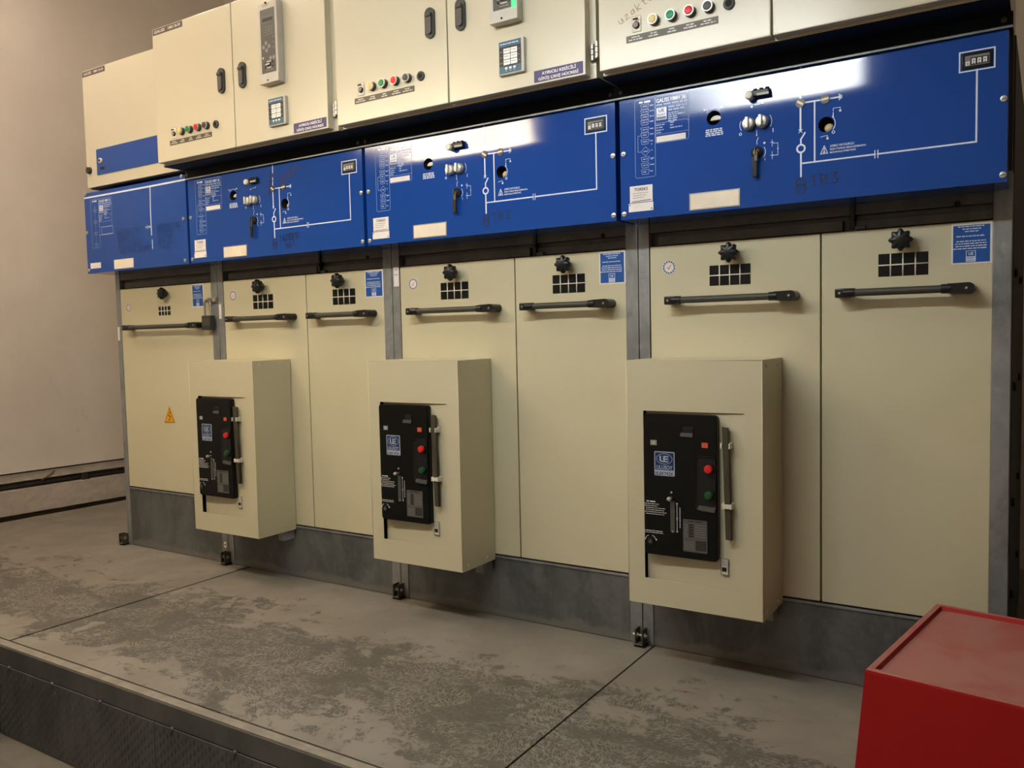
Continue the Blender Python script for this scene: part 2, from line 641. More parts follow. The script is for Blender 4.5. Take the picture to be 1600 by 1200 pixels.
def panel_mesh(x0, x1, z1, holes):
    nx, nz = 44, 30
    mb = MB()
    vs = []
    for j in range(nz + 1):
        for i in range(nx + 1):
            xx, zz = x0 + (x1 - x0) * i / nx, PZ0 + (z1 - PZ0) * j / nz
            vs.append((xx, panel_y(xx, zz, x0, x1), zz))
    W = nx + 1
    fs = [(j * W + i, j * W + i + 1, (j + 1) * W + i + 1, (j + 1) * W + i) for j in range(nz) for i in range(nx)]
    yb = -.004
    o = len(vs)
    vs += [(x0, yb, PZ0), (x1, yb, PZ0), (x1, yb, z1), (x0, yb, z1)]
    fs.append((o + 3, o + 2, o + 1, o))
    fs.append(tuple([o] + [o + 1] + [i for i in range(nx, -1, -1)]))
    fs.append(tuple([o + 2, o + 3] + [nz * W + i for i in range(nx + 1)]))
    fs.append(tuple([o + 3, o] + [j * W for j in range(nz + 1)]))
    fs.append(tuple([o + 1, o + 2] + [j * W + nx for j in range(nz, -1, -1)]))
    mb.add(vs, fs, 'blue paint')
    me = mb.mesh('control_panel')
    if holes:
        tmp = bpy.data.objects.new('tmp', me)
        COL.objects.link(tmp)
        cut = MB()
        for hx, hz, r in holes:
            cut.cyl((hx, PY - .03, hz), (hx, PY + .045, hz), r, r, 'blue paint', 32)
        co = bpy.data.objects.new('cut', cut.mesh('cut'))
        COL.objects.link(co)
        md = tmp.modifiers.new('b', 'BOOLEAN')
        md.object = co
        md.operation = 'DIFFERENCE'
        md.solver = 'EXACT'
        dg = bpy.context.evaluated_depsgraph_get()
        me2 = bpy.data.meshes.new_from_object(tmp.evaluated_get(dg))
        bpy.data.objects.remove(tmp)
        bpy.data.objects.remove(co)
        if len(me2.polygons) > 500:
            me = me2
            me.name = 'control_panel'
            for p in me.polygons:
                p.use_smooth = True
            me.set_sharp_from_angle(angle=math.radians(25))
    return me


HOLES = [(.2905, PZ0 + .2545, .0200), (.587, PZ0 + .192, .0195)]


def info_print(d, ox, seed, b='white print', light=False, w='fine print'):
    """the data block with its flow chart, printed top left on every panel"""
    Z = PZ0
    lw = .0011
    d.line(rrect(ox + .055, ox + .1175, Z + .1165, Z + .3395, .006) + [rrect(ox + .055, ox + .1175, Z + .1165, Z + .3395, .006)[0]], lw, w)
    q = rrect(ox + .1185, ox + .2185, Z + .2085, Z + .3395, .007)
    d.line(q + [q[0]], lw, w)
    d.scrib(ox + .068, ox + .103, Z + .3285, .0055, b, 1)
    if light:
        for i in range(11):
            zz = Z + .31 - i * .0175
            d.line([(ox + .088, zz), (ox + .088, zz - .012)], lw, w)
            if i % 3 == 1:
                d.line([(ox + .076, zz), (ox + .1, zz), (ox + .096, zz - .011), (ox + .08, zz - .011), (ox + .076, zz)], lw, w)
    else:
        for i, zt in enumerate((.3245, .309, .294, .279, .2585, .243, .224, .1745, .1565, .138)):
            h = .0128
            d.line([(ox + .0735, Z + zt), (ox + .0985, Z + zt), (ox + .0955, Z + zt - h), (ox + .0765, Z + zt - h), (ox + .0735, Z + zt)], lw * 1.1, w)
            d.scrib(ox + .079, ox + .094, Z + zt - .0075, .003, w, i)
            d.scrib(ox + .1015, ox + .1135, Z + zt - .007, .003, w, i + 30)
        d.line([(ox + .087, Z + .2035), (ox + .1005, Z + .1905), (ox + .087, Z + .1775), (ox + .0735, Z + .1905), (ox + .087, Z + .2035)], lw * 1.1, w)
        d.scrib(ox + .081, ox + .094, Z + .189, .003, w, 77)
        d.line([(ox + .0735, Z + .1905), (ox + .064, Z + .1905), (ox + .064, Z + .2365), (ox + .0735, Z + .2365)], lw, w)
        for zz in (.209, .192, .166):
            d.disc(ox + .1065, Z + zz, .0018, w)
    # title and text
    d.text('GAUSS HMH 36', ox + .1215, ox + .2095, Z + .3215, Z + .3335, b)
    d.scrib(ox + .1215, ox + .2135, Z + .3135, .0046, w, 5)
    d.line([(ox + .1185, Z + .3105), (ox + .2185, Z + .3105)], lw * .8, w)
    d.rect(ox + .122, ox + .1525, Z + .273, Z + .3075, b)
    d.text('UE', ox + .129, ox + .146, Z + .2945, Z + .304, 'logo blue', 2)
    d.text('ULUSOY', ox + .1245, ox + .150, Z + .2845, Z + .2905, 'logo blue', 2)
    d.rect(ox + .1235, ox + .151, Z + .2745, Z + .2815, 'logo blue', 2)
    d.text('ELEKTRİK', ox + .1245, ox + .150, Z + .2755, Z + .2808, w, 3)
    d.scrib(ox + .1575, ox + .214, Z + .3035, .0042, w, 6)
    d.scrib(ox + .1575, ox + .206, Z + .2955, .0042, w, 7)
    for i in range(5):
        d.scrib(ox + .1575, ox + (.187, .207, .185, .19, .184)[i], Z + .287 - i * .0055, .003, w, 8 + i)
    d.line([(ox + .1185, Z + .2645), (ox + .212, Z + .2645), (ox + .2185, Z + .2595)], lw * .8, w)
    for i in range(4):
        d.scrib(ox + .1205, ox + .1465 - .006 * (i % 2), Z + .2575 - i * .0072, .003, w, 20 + i)
        d.scrib(ox + .163, ox + (.175, .176, .199, .166)[i], Z + .2595 - i * .0072, .003, w, 24 + i)
    d.line([(ox + .1185, Z + .2325), (ox + .2185, Z + .2325)], lw * .8, w)


def one_line_diagram(d):
    Z, w, lw = PZ0, 'white print', .0046
    d.line([(.5235, Z + .347), (.5235, Z + .270)], lw, w)
    d.line([(.5235, Z + .243), (.5235, Z + .186)], lw, w)
    d.line([(.519, Z + .188), (.528, Z + .180)], .0016, w)
    d.line([(.519, Z + .180), (.528, Z + .188)], .0016, w)
    d.line([(.5345, Z + .178), (.5245, Z + .163), (.5245, Z + .151)], lw * .9, w)
    d.arc(.5245, Z + .139, .0075, .0122, 0, 360, w)
    d.line([(.5245, Z + .127), (.5245, Z + .066)], lw, w)
    d.line([(.535, Z + .2558), (.572, Z + .2558)], lw * .8, w)
    d.line([(.598, Z + .2558), (.620, Z + .2558)], lw * .8, w)
    for i, h in enumerate((.0075, .0055, .0035)):
        d.line([(.6195 + i * .003, Z + .2558 - h), (.6195 + i * .003, Z + .2558 + h)], .0017, w)
    d.line([(.559, Z + .2558), (.559, Z + .1005)], lw * .85, w)
    d.line([(.5245, Z + .1005), (.7045, Z + .1005)], lw * .85, w)
    d.line([(.7045, Z + .1095), (.7045, Z + .0915)], .0022, w)
    d.line([(.7115, Z + .1095), (.7115, Z + .0915)], .0022, w)
    d.line([(.7115, Z + .1005), (.927, Z + .1005), (.927, Z + .267)], lw * .85, w)
    q = [(.8905, Z + .267), (.963, Z + .267), (.963, Z + .3125), (.8905, Z + .3125), (.8905, Z + .267)]
    d.line(q, .0032, w)


def legends(d):
    Z, w = PZ0, 'white print'
    # access hole legends
    d.arc(.2905, Z + .2545, .0255, .0268, 50, 140, w)
    d.scrib(.262, .273, Z + .278, .0025, w, 1)
    d.scrib(.308, .316, Z + .2785, .004, w, 2)
    for i in range(4):
        d.scrib(.268 - .001 * (i % 2), .3165, Z + .2215 - i * .0052, .0031, w, 40 + i)
    d.rect(.3935, .3985, Z + .2655, Z + .2705, w)
    d.line([(.404, Z + .2705), (.424, Z + .2725)], .0013, w)
    d.disc(.425, Z + .2725, .0022, w)
    # rotary switch legends
    d.arc(.387, Z + .222, .0228, .0243, 150, 215, w)
    d.arc(.421, Z + .222, .0275, .029, -30, 35, w)
    d.arc(.365, Z + .199, .0022, .0040, 0, 360, w)
    d.rect(.4515, .4535, Z + .192, Z + .2025, w)
    d.line([(.409, Z + .203), (.409, Z + .190)], .0015, w)
    d.poly([(.4068, Z + .192), (.4112, Z + .192), (.409, Z + .1865)], w)
    d.line([(.413, Z + .183), (.4095, Z + .175), (.4095, Z + .166)], .0015, w)
    # key switch legends
    d.disc(.4295, Z + .167, .003, w)
    d.arc(.410, Z + .144, .0215, .0229, -38, 34, w)
    d.rect(.430, .4315, Z + .121, Z + .127, w)
    d.line([(.450, Z + .172), (.450, Z + .155)], .0013, w)
    d.line([(.450, Z + .141), (.450, Z + .122)], .0013, w)
    d.line([(.446, Z + .166), (.4545, Z + .166)], .0013, w)
    d.line([(.446, Z + .132), (.4545, Z + .132)], .0013, w)
    d.line([(.452, Z + .1625), (.465, Z + .1625), (.465, Z + .131), (.452, Z + .131)], .0012, w)
    d.disc(.465, Z + .1475, .0018, w)
    # earthing switch legends
    d.line([(.605, Z + .2225), (.605, Z + .230), (.622, Z + .230), (.622, Z + .2225)], .0013, w)
    d.disc(.622, Z + .2215, .003, w)
    d.line([(.605, Z + .2185), (.605, Z + .2095)], .0022, w)
    d.arc(.587, Z + .192, .0222, .0239, -42, 48, w)
    d.disc(.6045, Z + .209, .0024, w)
    d.arc(.6055, Z + .170, .0024, .0042, 0, 360, w)
    d.line([(.574, Z + .1615), (.583, Z + .163), (.591, Z + .163), (.591, Z + .157)], .0013, w)
    d.disc(.591, Z + .156, .003, w)
    d.line([(.574, Z + .1185), (.5915, Z + .1185), (.583, Z + .138), (.574, Z + .1185)], .0018, w)
    d.line([(.583, Z + .132), (.583, Z + .126)], .002, w)
    d.poly([(.579, Z + .1205), (.587, Z + .1205), (.583, Z + .126)], w)
    d.text('AYIRICI YAYI KURULU', .597, .6555, Z + .1325, Z + .1385, w)
    d.text('İKEN TOPRAK MEKANİZMASINA', .597, .6845, Z + .1248, Z + .1310, w)
    d.text('MÜDAHALE ETMEYİNİZ', .597, .660, Z + .1170, Z + .1230, w)


def star_knob():
    mb = MB()
    n = 64
    prof = [(-.012, .62), (-.022, .62), (-.024, .9), (-.030, 1.0), (-.041, 1.0), (-.046, .86), (-.049, .55), (-.0505, .2)]
    vs, fs = [], []
    for y, k in prof:
        for i in range(n):
            a = 2 * PI * i / n
            lob = 1 + (.13 * math.cos(8 * a) - .02) * (1 if .8 < k else .35)
            r = .0265 * k * lob
            vs.append((r * math.cos(a), y, r * math.sin(a)))
    for j in range(len(prof) - 1):
        for i in range(n):
            i2 = (i + 1) % n
            fs.append((j * n + i, j * n + i2, (j + 1) * n + i2, (j + 1) * n + i))
    fs.append(tuple((len(prof) - 1) * n + i for i in range(n)))
    mb.add(vs, fs, 'black plastic')
    mb.cyl((0, 0, 0), (0, -.014, 0), .0085, .0085, 'steel', 16)
    return mb


def bar_handle(x0, x1, z):
    mb = MB()
    y = -.044
    mb.cyl((x0 + .028, y, z), (x1 - .045, y, z), .0100, .0100, 'grip grey', 22)
    # left end piece
    mb.cyl((x0 + .022, y, z), (x0 + .050, y, z), .0128, .0122, 'black plastic', 20)
    mb.box(x0, x0 + .034, y - .010, -.001, z - .0125, z + .0125, 'black plastic', .004)
    # right end piece with a rounded lug
    mb.cyl((x1 - .075, y, z), (x1 - .052, y, z), .0122, .0128, 'black plastic', 20)
    q = [(x1 - .060, z - .0125), (x1 - .014, z - .0140)]
    for i in range(13):
        a = -PI / 2 + PI * i / 12
        q.append((x1 - .014 + .014 * math.cos(a), z + .014 * math.sin(a)))
    q.append((x1 - .060, z + .0125))
    mb.prism(q, y - .010, -.001, 'black plastic')
    for xx in (x0 + .013, x1 - .018):
        mb.cyl((xx, y - .0098, z), (xx, y - .0125, z), .0052, .0045, 'slot metal', 12)
        mb.box(xx - .002, xx + .002, y - .0135, y - .012, z - .002, z + .002, 'screw zinc')
    return mb


def vent(x0, x1, z0, z1):
    mb = MB()
    mb.box(x0, x1, -.0006, .002, z0, z1, 'black gloss')
    w = .0016
    for i in range(1, 4):
        xx = x0 + (x1 - x0) * i / 4
        mb.box(xx - w, xx + w, -.0022, -.0004, z0, z1, 'cam white')
    zz = (z0 + z1) / 2
    mb.box(x0, x1, -.0024, -.0004, zz - w, zz + w, 'cam white')
    return mb


def blue_notice(x0, x1, z0, z1, seed=3):
    mb = MB()
    mb.box(x0, x1, -.0008, .001, z0, z1, 'white paper')
    d = Deco(mb, flat(-.0008), .0003)
    e = (x1 - x0) * .04
    d.rect(x0 + e, x1 - e * 1.4, z0 + e, z1 - e * 1.6, 'sticker blue')
    W, H = x1 - x0, z1 - z0
    rows = [(.16, .80, .90), (.27, .72, .84), (.33, .66, .78), (.12, .80, .665), (.12, .84, .545), (.09, .86, .485), (.10, .86, .425), (.04, .90, .365)]
    for i, (a, b2, c) in enumerate(rows):
        d.scrib(x0 + W * a, x0 + W * b2, z0 + H * c, H * .022, 'white print', seed + i, 2)
    lx0, lx1, lz0, lz1 = x0 + W * .36, x0 + W * .60, z0 + H * .05, z0 + H * .32
    d.rect(lx0, lx1, lz0, lz1, 'white print', 2)
    d.rect(lx0 + W * .015, lx1 - W * .015, lz0 + H * .13, lz1 - H * .012, 'sticker blue', 3)
    d.text('UE', lx0 + W * .06, lx1 - W * .06, lz0 + H * .16, lz1 - H * .04, 'white print', 4)
    d.text('ULUSOY', lx0 + W * .025, lx1 - W * .025, lz0 + H * .072, lz0 + H * .115, 'sticker blue', 3)
    d.text('ELEKTRİK', lx0 + W * .025, lx1 - W * .025, lz0 + H * .015, lz0 + H * .058, 'sticker blue', 3)
    return mb


def seal(cx, cz, r):
    mb = MB()
    mb.cyl((cx, .0005, cz), (cx, -.0007, cz), r, r, 'white paper', 28)
    d = Deco(mb, flat(-.0007), .0003)
    for i in range(14):
        d.arc(cx, cz, r * .68, r * .93, i * 360 / 14, i * 360 / 14 + 20, 'seal ring', 1, 4)
    d.line([(cx - r * .22, cz - r * .02), (cx - r * .06, cz - r * .24), (cx + r * .26, cz + r * .30)], r * .13, 'tick orange')
    return mb


def door_sheet(x0, x1, z0, z1):
    mb = MB()
    mb.box(x0, x1, 0, .022, z0, z1, 'cream paint', .0022)
    return mb


def screw_mb(x, y, z, r=.0078, m='screw zinc'):
    mb = MB()
    mb.cyl((x, y + .001, z), (x, y - .0035, z), r, r, m, 16, True, .0018)
    mb.box(x - r * .75, x + r * .75, y - .0042, y - .0034, z - .0009, z + .0009, 'slot metal')
    return mb


def bracket():
    mb = MB()
    for s2 in (-1, 1):
        mb.box(s2 * .012 - .002, s2 * .012 + .002, -.034, -.001, .010, .058, 'slot metal')
        mb.cyl((s2 * .0185, -.020, .036), (s2 * .0145, -.020, .036), .0095, .0095, 'steel', 6)
        mb.cyl((s2 * .0065, -.020, .036), (s2 * .010, -.020, .036), .0095, .0095, 'steel', 6)
    mb.cyl((-.024, -.020, .036), (.024, -.020, .036), .0048, .0048, 'steel', 12)
    mb.box(-.022, .012, -.036, -.001, .009, .012, 'steel')
    mb.box(-.018, .018, -.030, -.001, .0, .009, 'seam dark')
    return mb


def make_cubicle(k, label):
    x0 = SEAM[k]
    W = SEAM[k + 1] - x0
    first = k == 0
    T = thing('switchgear_cubicle', label, 'switchgear cubicle', (x0, 0, 0), 'row of switchgear cubicles')
    zt = 1.7125 if not first else 1.722

    # body behind the front
    mb = MB()
    mb.box(.004, W - .004, .055, 1.15, .004, zt, 'dark body')
    mb.box(.004, W - .004, .003, .055, 1.372, zt, 'dark body')
    obj('enclosure', mb, T)
    # two corner posts
    for a, b2 in ((.0015, .0365), (W - .0425, W - .0015)):
        mb = MB()
        mb.box(a, b2, .0, .055, .002, 1.372, 'galvanised', .0015)
        obj('frame_post', mb, T)
    if k == 3:
        mb = MB()
        mb.box(W - .004, W, .055, 1.15, .004, 1.7125, 'dark body')
        for zz in (1.13, .83, .52, .27):
            mb.cyl((W, .16, zz), (W + .008, .16, zz), .012, .012, 'black plastic', 8)
            mb.cyl((W, .62, zz), (W + .008, .62, zz), .012, .012, 'black plastic', 8)
        obj('side_sheet', mb, T)
    # plinth sheet
    zp = .289 if first else .219
    mb = MB()
    mb.box(.037, W - .043, .003, .02, .002, zp, 'galvanised plinth', .001)
    mb.box(.037, W - .043, -.001, .003, zp - .007, zp, 'galvanised', .0008)
    obj('plinth', mb, T)
    # rails above the doors
    mb = MB()
    mb.box(.037, W - .043, .004, .05, 1.2985, 1.372, 'galvanised dark', .002)
    mb.box(.037, W - .043, .030, .05, 1.258, 1.2985, 'galvanised dark')
    e = W - .043 if first else .600
    mb.box(.062, e, .010, .030, 1.2590, 1.2880, 'galvanised dark', .002)
    if not first:
        mb.box(.632, W - .043, .010, .030, 1.2590, 1.2840, 'galvanised dark', .002)
    obj('lintel_rail', mb, T)
    if not first:
        mb = MB()
        mb.box(.622, .634, -.006, .02, 1.262, 1.335, 'black plastic', .002)
        mb.box(.634, .660, -.004, .01, 1.258, 1.268, 'galvanised dark', .002)
        mb.cyl((.628, -.006, 1.29), (.628, -.012, 1.29), .006, .006, 'black plastic', 12)
        obj('latch', mb, T)
        mb = MB()
        mb.cyl((.878, .006, 1.3035), (.878, .0025, 1.3035), .0075, .0075, 'seam dark', 16)  # dark disc stands in for the dark of a hole in the rail
        obj('rail_hole', mb, T)

    # doors
    zb = .2945 if first else .2245
    if first:
        dl = [(.0385, W - .0455)]
    else:
        dl = [(.0405, .5430), (.5475, W - .0425)]
    for i, (a, b2) in enumerate(dl):
        D = obj('door', door_sheet(a, b2, zb, 1.2555), T)
        if first:
            kx, v, hd = .408, (.335, .4225, 1.1205, 1.1615), (.116, .674, 1.068)
            obj('notice', blue_notice(.5845, .6645, 1.1505, 1.2530), D)
            obj('seal', seal(.103, 1.1645, .0185), D)
            mb = MB()
            q = rrect(.338, .421, .619, .628, .004)
            mb.prism([(.338, .619), (.421, .619), (.3835, .699), (.3795, .699)], -.0009, .001, 'warning yellow')
            d = Deco(mb, flat(-.0009), .0003)
            d.line([(.345, .6225), (.414, .6225), (.3815, .688), (.345, .6225)], .0022, 'seam dark')
            d.line([(.386, .672), (.373, .652), (.387, .650), (.377, .632)], .0032, 'seam dark')
            d.poly([(.372, .636), (.381, .636), (.375, .628)], 'seam dark')
            obj('warning_sign', mb, D)
        elif i == 0:
            kx, v, hd = .2975, (.2285, .3505, 1.1275, 1.1870), (.105, .490, 1.088)
            obj('seal', seal(.102, 1.190, .0215), D)
        else:
            kx, v, hd = .7515, (.6925, .8125, 1.1285, 1.1885), (.592, .922, 1.088)
            obj('notice', blue_notice(.8655, .9565, 1.1500, 1.2530), D)
        kn = obj('star_knob', cached('knob', lambda: star_knob().mesh('star_knob')), D, (kx, 0, 1.2195))
        if first:
            kn.scale = (.92, .92, .92)
        obj('viewing_grille', vent(*v), D)
        obj('bar_handle', cached(('handle', i, first), lambda: bar_handle(*hd).mesh('bar_handle')), D)

    # blue control panel
    pa, pb = (.0, W - .008) if first else (.0065, .9905)
    z1 = 1.7015 if first else PZ1
    fs = lambda x, z, e: (x, panel_y(x, z, pa, pb) - e, z)
    if first:
        P = obj('control_panel', panel_mesh(pa, pb, z1, []), T)
    else:
        P = obj('control_panel', cached('panel', lambda: panel_mesh(pa, pb, z1, HOLES)), T)
    if first:
        mb = MB()
        d = Deco(mb, fs)
        info_print(d, -.006, 1, 'white print', True)
        w = 'white print'
        d.line([(.001, PZ0 + .3535), (.7465, PZ0 + .3535)], .0075, w)
        d.line([(.503, PZ0 + .350), (.503, PZ0 + .142)], .0055, w)
        d.line([(.506, PZ0 + .119), (.506, PZ0 + .083)], .0055, w)
        d.line([(.500, PZ0 + .178), (.462, PZ0 + .178)], .002, w)
        for i, h in enumerate((.008, .006)):
            d.line([(.478 - i * .012, PZ0 + .178 - h), (.478 - i * .012, PZ0 + .178 + h)], .0022, w)
        d.poly([(.497, PZ0 + .178), (.487, PZ0 + .184), (.487, PZ0 + .172)], w)
        d.line([(.108, PZ0 + .172), (.222, PZ0 + .172)], .0012, w)
        q = rrect(.128, .218, PZ0 + .174, PZ0 + .207, .004)
        d.line(q + [q[0]], .0012, w)
        obj('printed_diagram', mb, P)
        for i, (t, x_, z_, h_, ad) in enumerate((('BEDASTAN', .253, .160, .026, .86), ('ENERJI', .256, .132, .026, .86), ('KESILSEDE', .258, .104, .026, .80), ('TOPRAKLANMAZ', .258, .073, .026, .80),
                                                  ('BEDASTAN', .548, .156, .026, .80), ('SISTEM', .540, .128, .025, .74), ('ARIZE', .546, .100, .025, .86), ('SAS', .556, .071, .025, 1.1))):
            mb = MB()
            Deco(mb, fs).hand(t, x_, PZ0 + z_, h_, .0023, 'faded ink', 0, i, ad)
            obj('marker_writing', mb, P)
    else:
        def diag():
            mb = MB()
            d = Deco(mb, fs)
            one_line_diagram(d)
            return mb.mesh('line_diagram')

        def block():
            mb = MB()
            info_print(Deco(mb, fs), 0, 1)
            return mb.mesh('data_block')

        def legend():
            mb = MB()
            legends(Deco(mb, fs))
            return mb.mesh('legend_print')
        obj('line_diagram', cached('diag', diag), P)
        obj('data_block', cached('block', block), P)
        obj('legend_print', cached('legend', legend), P)
        mb = MB()
        d = Deco(mb, fs)
        d.arc(.524, PZ0 + .052, .0105, .0138, 0, 360, 'marker ink')
        d.arc(.524, PZ0 + .036, .0105, .0138, 0, 360, 'marker ink')
        if k == 1:
            d.hand('1600', .552, PZ0 + .046, .025, .0030, 'marker ink', .12, 3, .75)
            d.hand('KE', .625, PZ0 + .052, .024, .0030, 'marker ink', .12, 4, .9)
            d.hand('NO1', .588, PZ0 + .022, .020, .0028, 'marker ink', .12, 5, .9)
            for q in range(16):                                 # dark scribbles over the upper part of the diagram
                rr = random.Random(q)
                xx, zz = .56 + q * .006 + rr.uniform(-.006, .006), PZ0 + .276 + q * .0028
                d.line([(xx, zz - .012), (xx + .02, zz + rr.uniform(.0, .016)), (xx + .005, zz + .012)], .0026, 'red scribble')
            for q in range(8):
                rr = random.Random(q + 50)
                zz = PZ0 + .232 + q * .010
                d.line([(.498 + q * .002, zz), (.515 + rr.uniform(-.008, .01), zz + .015), (.507, zz + .02)], .003, 'red scribble', 1.5)
            d.rect(.520, .5275, PZ0 + .300, PZ0 + .316, 'red scribble', 2)
        else:
            d.hand('TR' + str(k), .549, PZ0 + .038, .026, .0028, 'marker ink', .06, 7 + k, 1.02)
        obj('marker_writing', mb, P)

    def lab(x0_, x1_, z0_, z1_, m='white paper'):
        mb = MB()
        mb.box(x0_, x1_, PY - .0012, PY + .002, PZ0 + z0_, PZ0 + z1_, m)
        return mb
    if first:
        obj('nameplate', lab(.214, .361, .009, .051, 'cream paper'), P)
        obj('maker_label', lab(.025, .108, .0215, .0475), P)
    else:
        mb = MB()
        mb.box(.2185, .3625, PY - .0014, PY + .002, PZ0 + .0075, PZ0 + .0545, 'steel')
        mb.box(.2225, .3590, PY - .0022, PY, PZ0 + .0105, PZ0 + .0510, 'cream paper')
        obj('nameplate', mb, P)
        mb = lab(.0365, .1075, .047, .0945)
        d = Deco(mb, flat(PY - .0012), .0003)
        d.text('TOREKS', .0505, .0935, PZ0 + .0795, PZ0 + .0885, 'dark body')
        for i in range(3):
            d.scrib(.046, .095 - i * .006, PZ0 + .0725 - i * .0065, .0016, 'relay mark', i)
        d.line([(.044, PZ0 + .0495), (.102, PZ0 + .0515)], .0018, 'dark label')
        obj('maker_label', mb, P)
        mb = lab(.0325, .1095, .0205, .0450)
        mb.cyl((.0365, PY, PZ0 + .0405), (.0365, PY - .003, PZ0 + .0405), .0018, .0018, 'seam dark', 8)
        mb.cyl((.1045, PY, PZ0 + .0260), (.1045, PY - .003, PZ0 + .0260), .0018, .0018, 'seam dark', 8)
        obj('maker_label', mb, P)
        mb = MB()
        d = Deco(mb, fs, .0009)
        d.rect(.1215, .2095, PZ0 + .2105, PZ0 + .2268, 'white paper')
        obj('serial_label', mb, P)
    # panel screws
    sxs = [.0105, W - .0315] if first else [.0180, .9825]
    szs = [.370, .191, .0155] if first else [.191, .0165]
    for sx_ in sxs:
        for sz_ in szs:
            obj('panel_screw', screw_mb(sx_, PY, PZ0 + sz_), P)
    if first:
        # hasp for the padlock on the right hand post
        mb = MB()
        mb.box(.704, .762, -.012, 0, 1.166, 1.188, 'steel', .002)
        mb.box(.714, .722, -.032, -.011, 1.1660, 1.1700, 'steel')
        mb.cyl((.752, -.010, 1.176), (.752, -.018, 1.176), .008, .008, 'screw zinc', 12)
        obj('hasp', mb, T)
        mb = MB()
        mb.box(.0035, .0185, -.0008, .001, 1.009, 1.075, 'white paper')
        obj('paper_tag', mb, T)
        mb = MB()
        n = 20
        mb.prism([(.7385 + .0085 * math.cos(2 * PI * i / n), .084 + .0145 * math.sin(2 * PI * i / n)) for i in range(n)], -.0012, .001, 'white paper')
        mb.cyl((.7385, -.0010, .084), (.7385, -.0030, .084), .0038, .0038, 'slot metal', 12)
        obj('oval_tag', mb, T)
    else:
        if k in (2, 3):
            mb = MB()
            a = (.0095, .0345, 1.185, 1.257) if k == 2 else (.0045, .029, 1.112, 1.190)
            mb.box(a[0], a[1], -.0008, .001, a[2], a[3], 'white paper' if k == 2 else 'galvanised')
            d = Deco(mb, flat(-.0008), .0003)
            d.scrib(a[0] + .004, a[1] - .004, a[3] - .012, .003, 'relay mark', 2)
            d.scrib(a[0] + .004, a[1] - .004, a[3] - .03, .003, 'relay mark', 3)
            obj('paper_tag', mb, T)
        else:
            mb = MB()
            mb.box(.004, .0205, -.0008, .001, 1.093, 1.163, 'white paper')
            mb.box(.006, .018, -.0014, -.0006, 1.1575, 1.1615, 'seam dark')
            obj('paper_tag', mb, T)
        # switch gear on the panel
        for hx, hz, r in HOLES:
            mb = MB()
            yy = panel_y(hx, hz, pa, pb)
            mb.cyl((hx, PY + .043, hz), (hx, PY + .040, hz), r - .0002, r - .0002, 'seam dark', 28)
            n = 28
            vs = []
            for yq in (yy + .0012, PY + .042):
                vs += [(hx + (r - .0004) * math.cos(2 * PI * i / n), yq, hz + (r - .0004) * math.sin(2 * PI * i / n)) for i in range(n)]
            mb.add(vs, [(i, (i + 1) % n, n + (i + 1) % n, n + i) for i in range(n)], 'seam dark')
            if hx < .4:
                q = [(hx + .0165 * math.cos(t), hz + .012 * math.sin(t) - .003) for t in [PI * i / 10 for i in range(11)]]
                mb.prism([(a + .002, c) for a, c in q], PY + .014, PY + .03, 'cam white')
            else:
                mb.ball((hx + .004, PY + .022, hz - .006), .0125, .010, .0115, 'cam brass')
            obj('access_hole', mb, P)
        for cx, cz in ((.3895, .2215), (.4255, .2225)):
            mb = MB()
            z = PZ0 + cz
            mb.cyl((cx, PY + .002, z), (cx, PY - .010, z), .0172, .0172, 'steel', 28, True, .002)
            mb.cyl((cx, PY - .010, z), (cx, PY - .020, z), .0158, .0146, 'chrome', 28, True, .002)
            mb.box(cx - .0042, cx + .0042, PY - .030, PY - .018, z - .0140, z + .0150, 'chrome', .002)
            obj('rotary_switch', mb, P)
        mb = MB()
        z = PZ0 + .2960
        yy = PY + .004
        mb.box(.400, .446, yy - .020, yy, z - .007, z + .0105, 'black plastic', .003)
        for i in range(3):
            mb.cyl((.407 + i * .016, yy - .010, z + .0105), (.407 + i * .016, yy - .010, z + .015), .006, .005, 'black plastic', 12)
        mb.box(.414, .446, yy - .0215, yy - .018, z - .006, z + .001, 'relay case', .001)
        mb.cyl((.3945, yy, z - .002), (.3945, yy - .022, z - .002), .0105, .0105, 'relay case', 20)
        mb.cyl((.3945, yy - .022, z - .002), (.3945, yy - .030, z - .002), .0115, .0105, 'cam white', 20, True, .003)
        obj('push_lever', mb, P)
        mb = MB()
        z = PZ0 + .1445
        mb.cyl((.4095, PY + .001, z), (.4095, PY - .006, z), .0155, .0155, 'seam dark', 24, True, .002)
        mb.cyl((.4095, PY - .006, z), (.4095, PY - .009, z), .0085, .0085, 'slot metal', 20)
        mb.box(.4085, .4110, PY - .022, PY - .008, z - .008, z + .009, 'slot metal')
        mb.box(.4060, .4160, PY - .018, PY - .013, z - .026, z + .004, 'slot metal', .002)
        mb.box(.4000, .4140, PY - .016, PY - .011, z - .068, z - .014, 'black plastic', .002)
        obj('key_switch', mb, P)
        for cx, a in ((.5235, -.6), (.585, .12)):
            mb = MB()
            z = PZ0 + .2558
            yy = panel_y(cx, z, pa, pb)
            mb.cyl((cx, yy + .002, z), (cx, yy - .003, z), .0115, .0115, 'slot metal', 24)
            w = .009
            dx, dz = math.cos(a), math.sin(a)
            q = [(cx + dx * w - dz * .0026, z + dz * w + dx * .0026), (cx - dx * w - dz * .0026, z - dz * w + dx * .0026), (cx - dx * w + dz * .0026, z - dz * w - dx * .0026), (cx + dx * w + dz * .0026, z + dz * w - dx * .0026)]
            mb.prism(q, yy - .0045, yy - .0028, 'white key')
            obj('position_indicator', mb, P)
        mb = MB()
        yy = panel_y(.927, PZ0 + .29, pa, pb)
        mb.box(.8955, .9580, yy - .003, yy + .004, PZ0 + .2715, PZ0 + .3085, 'black gloss', .001)
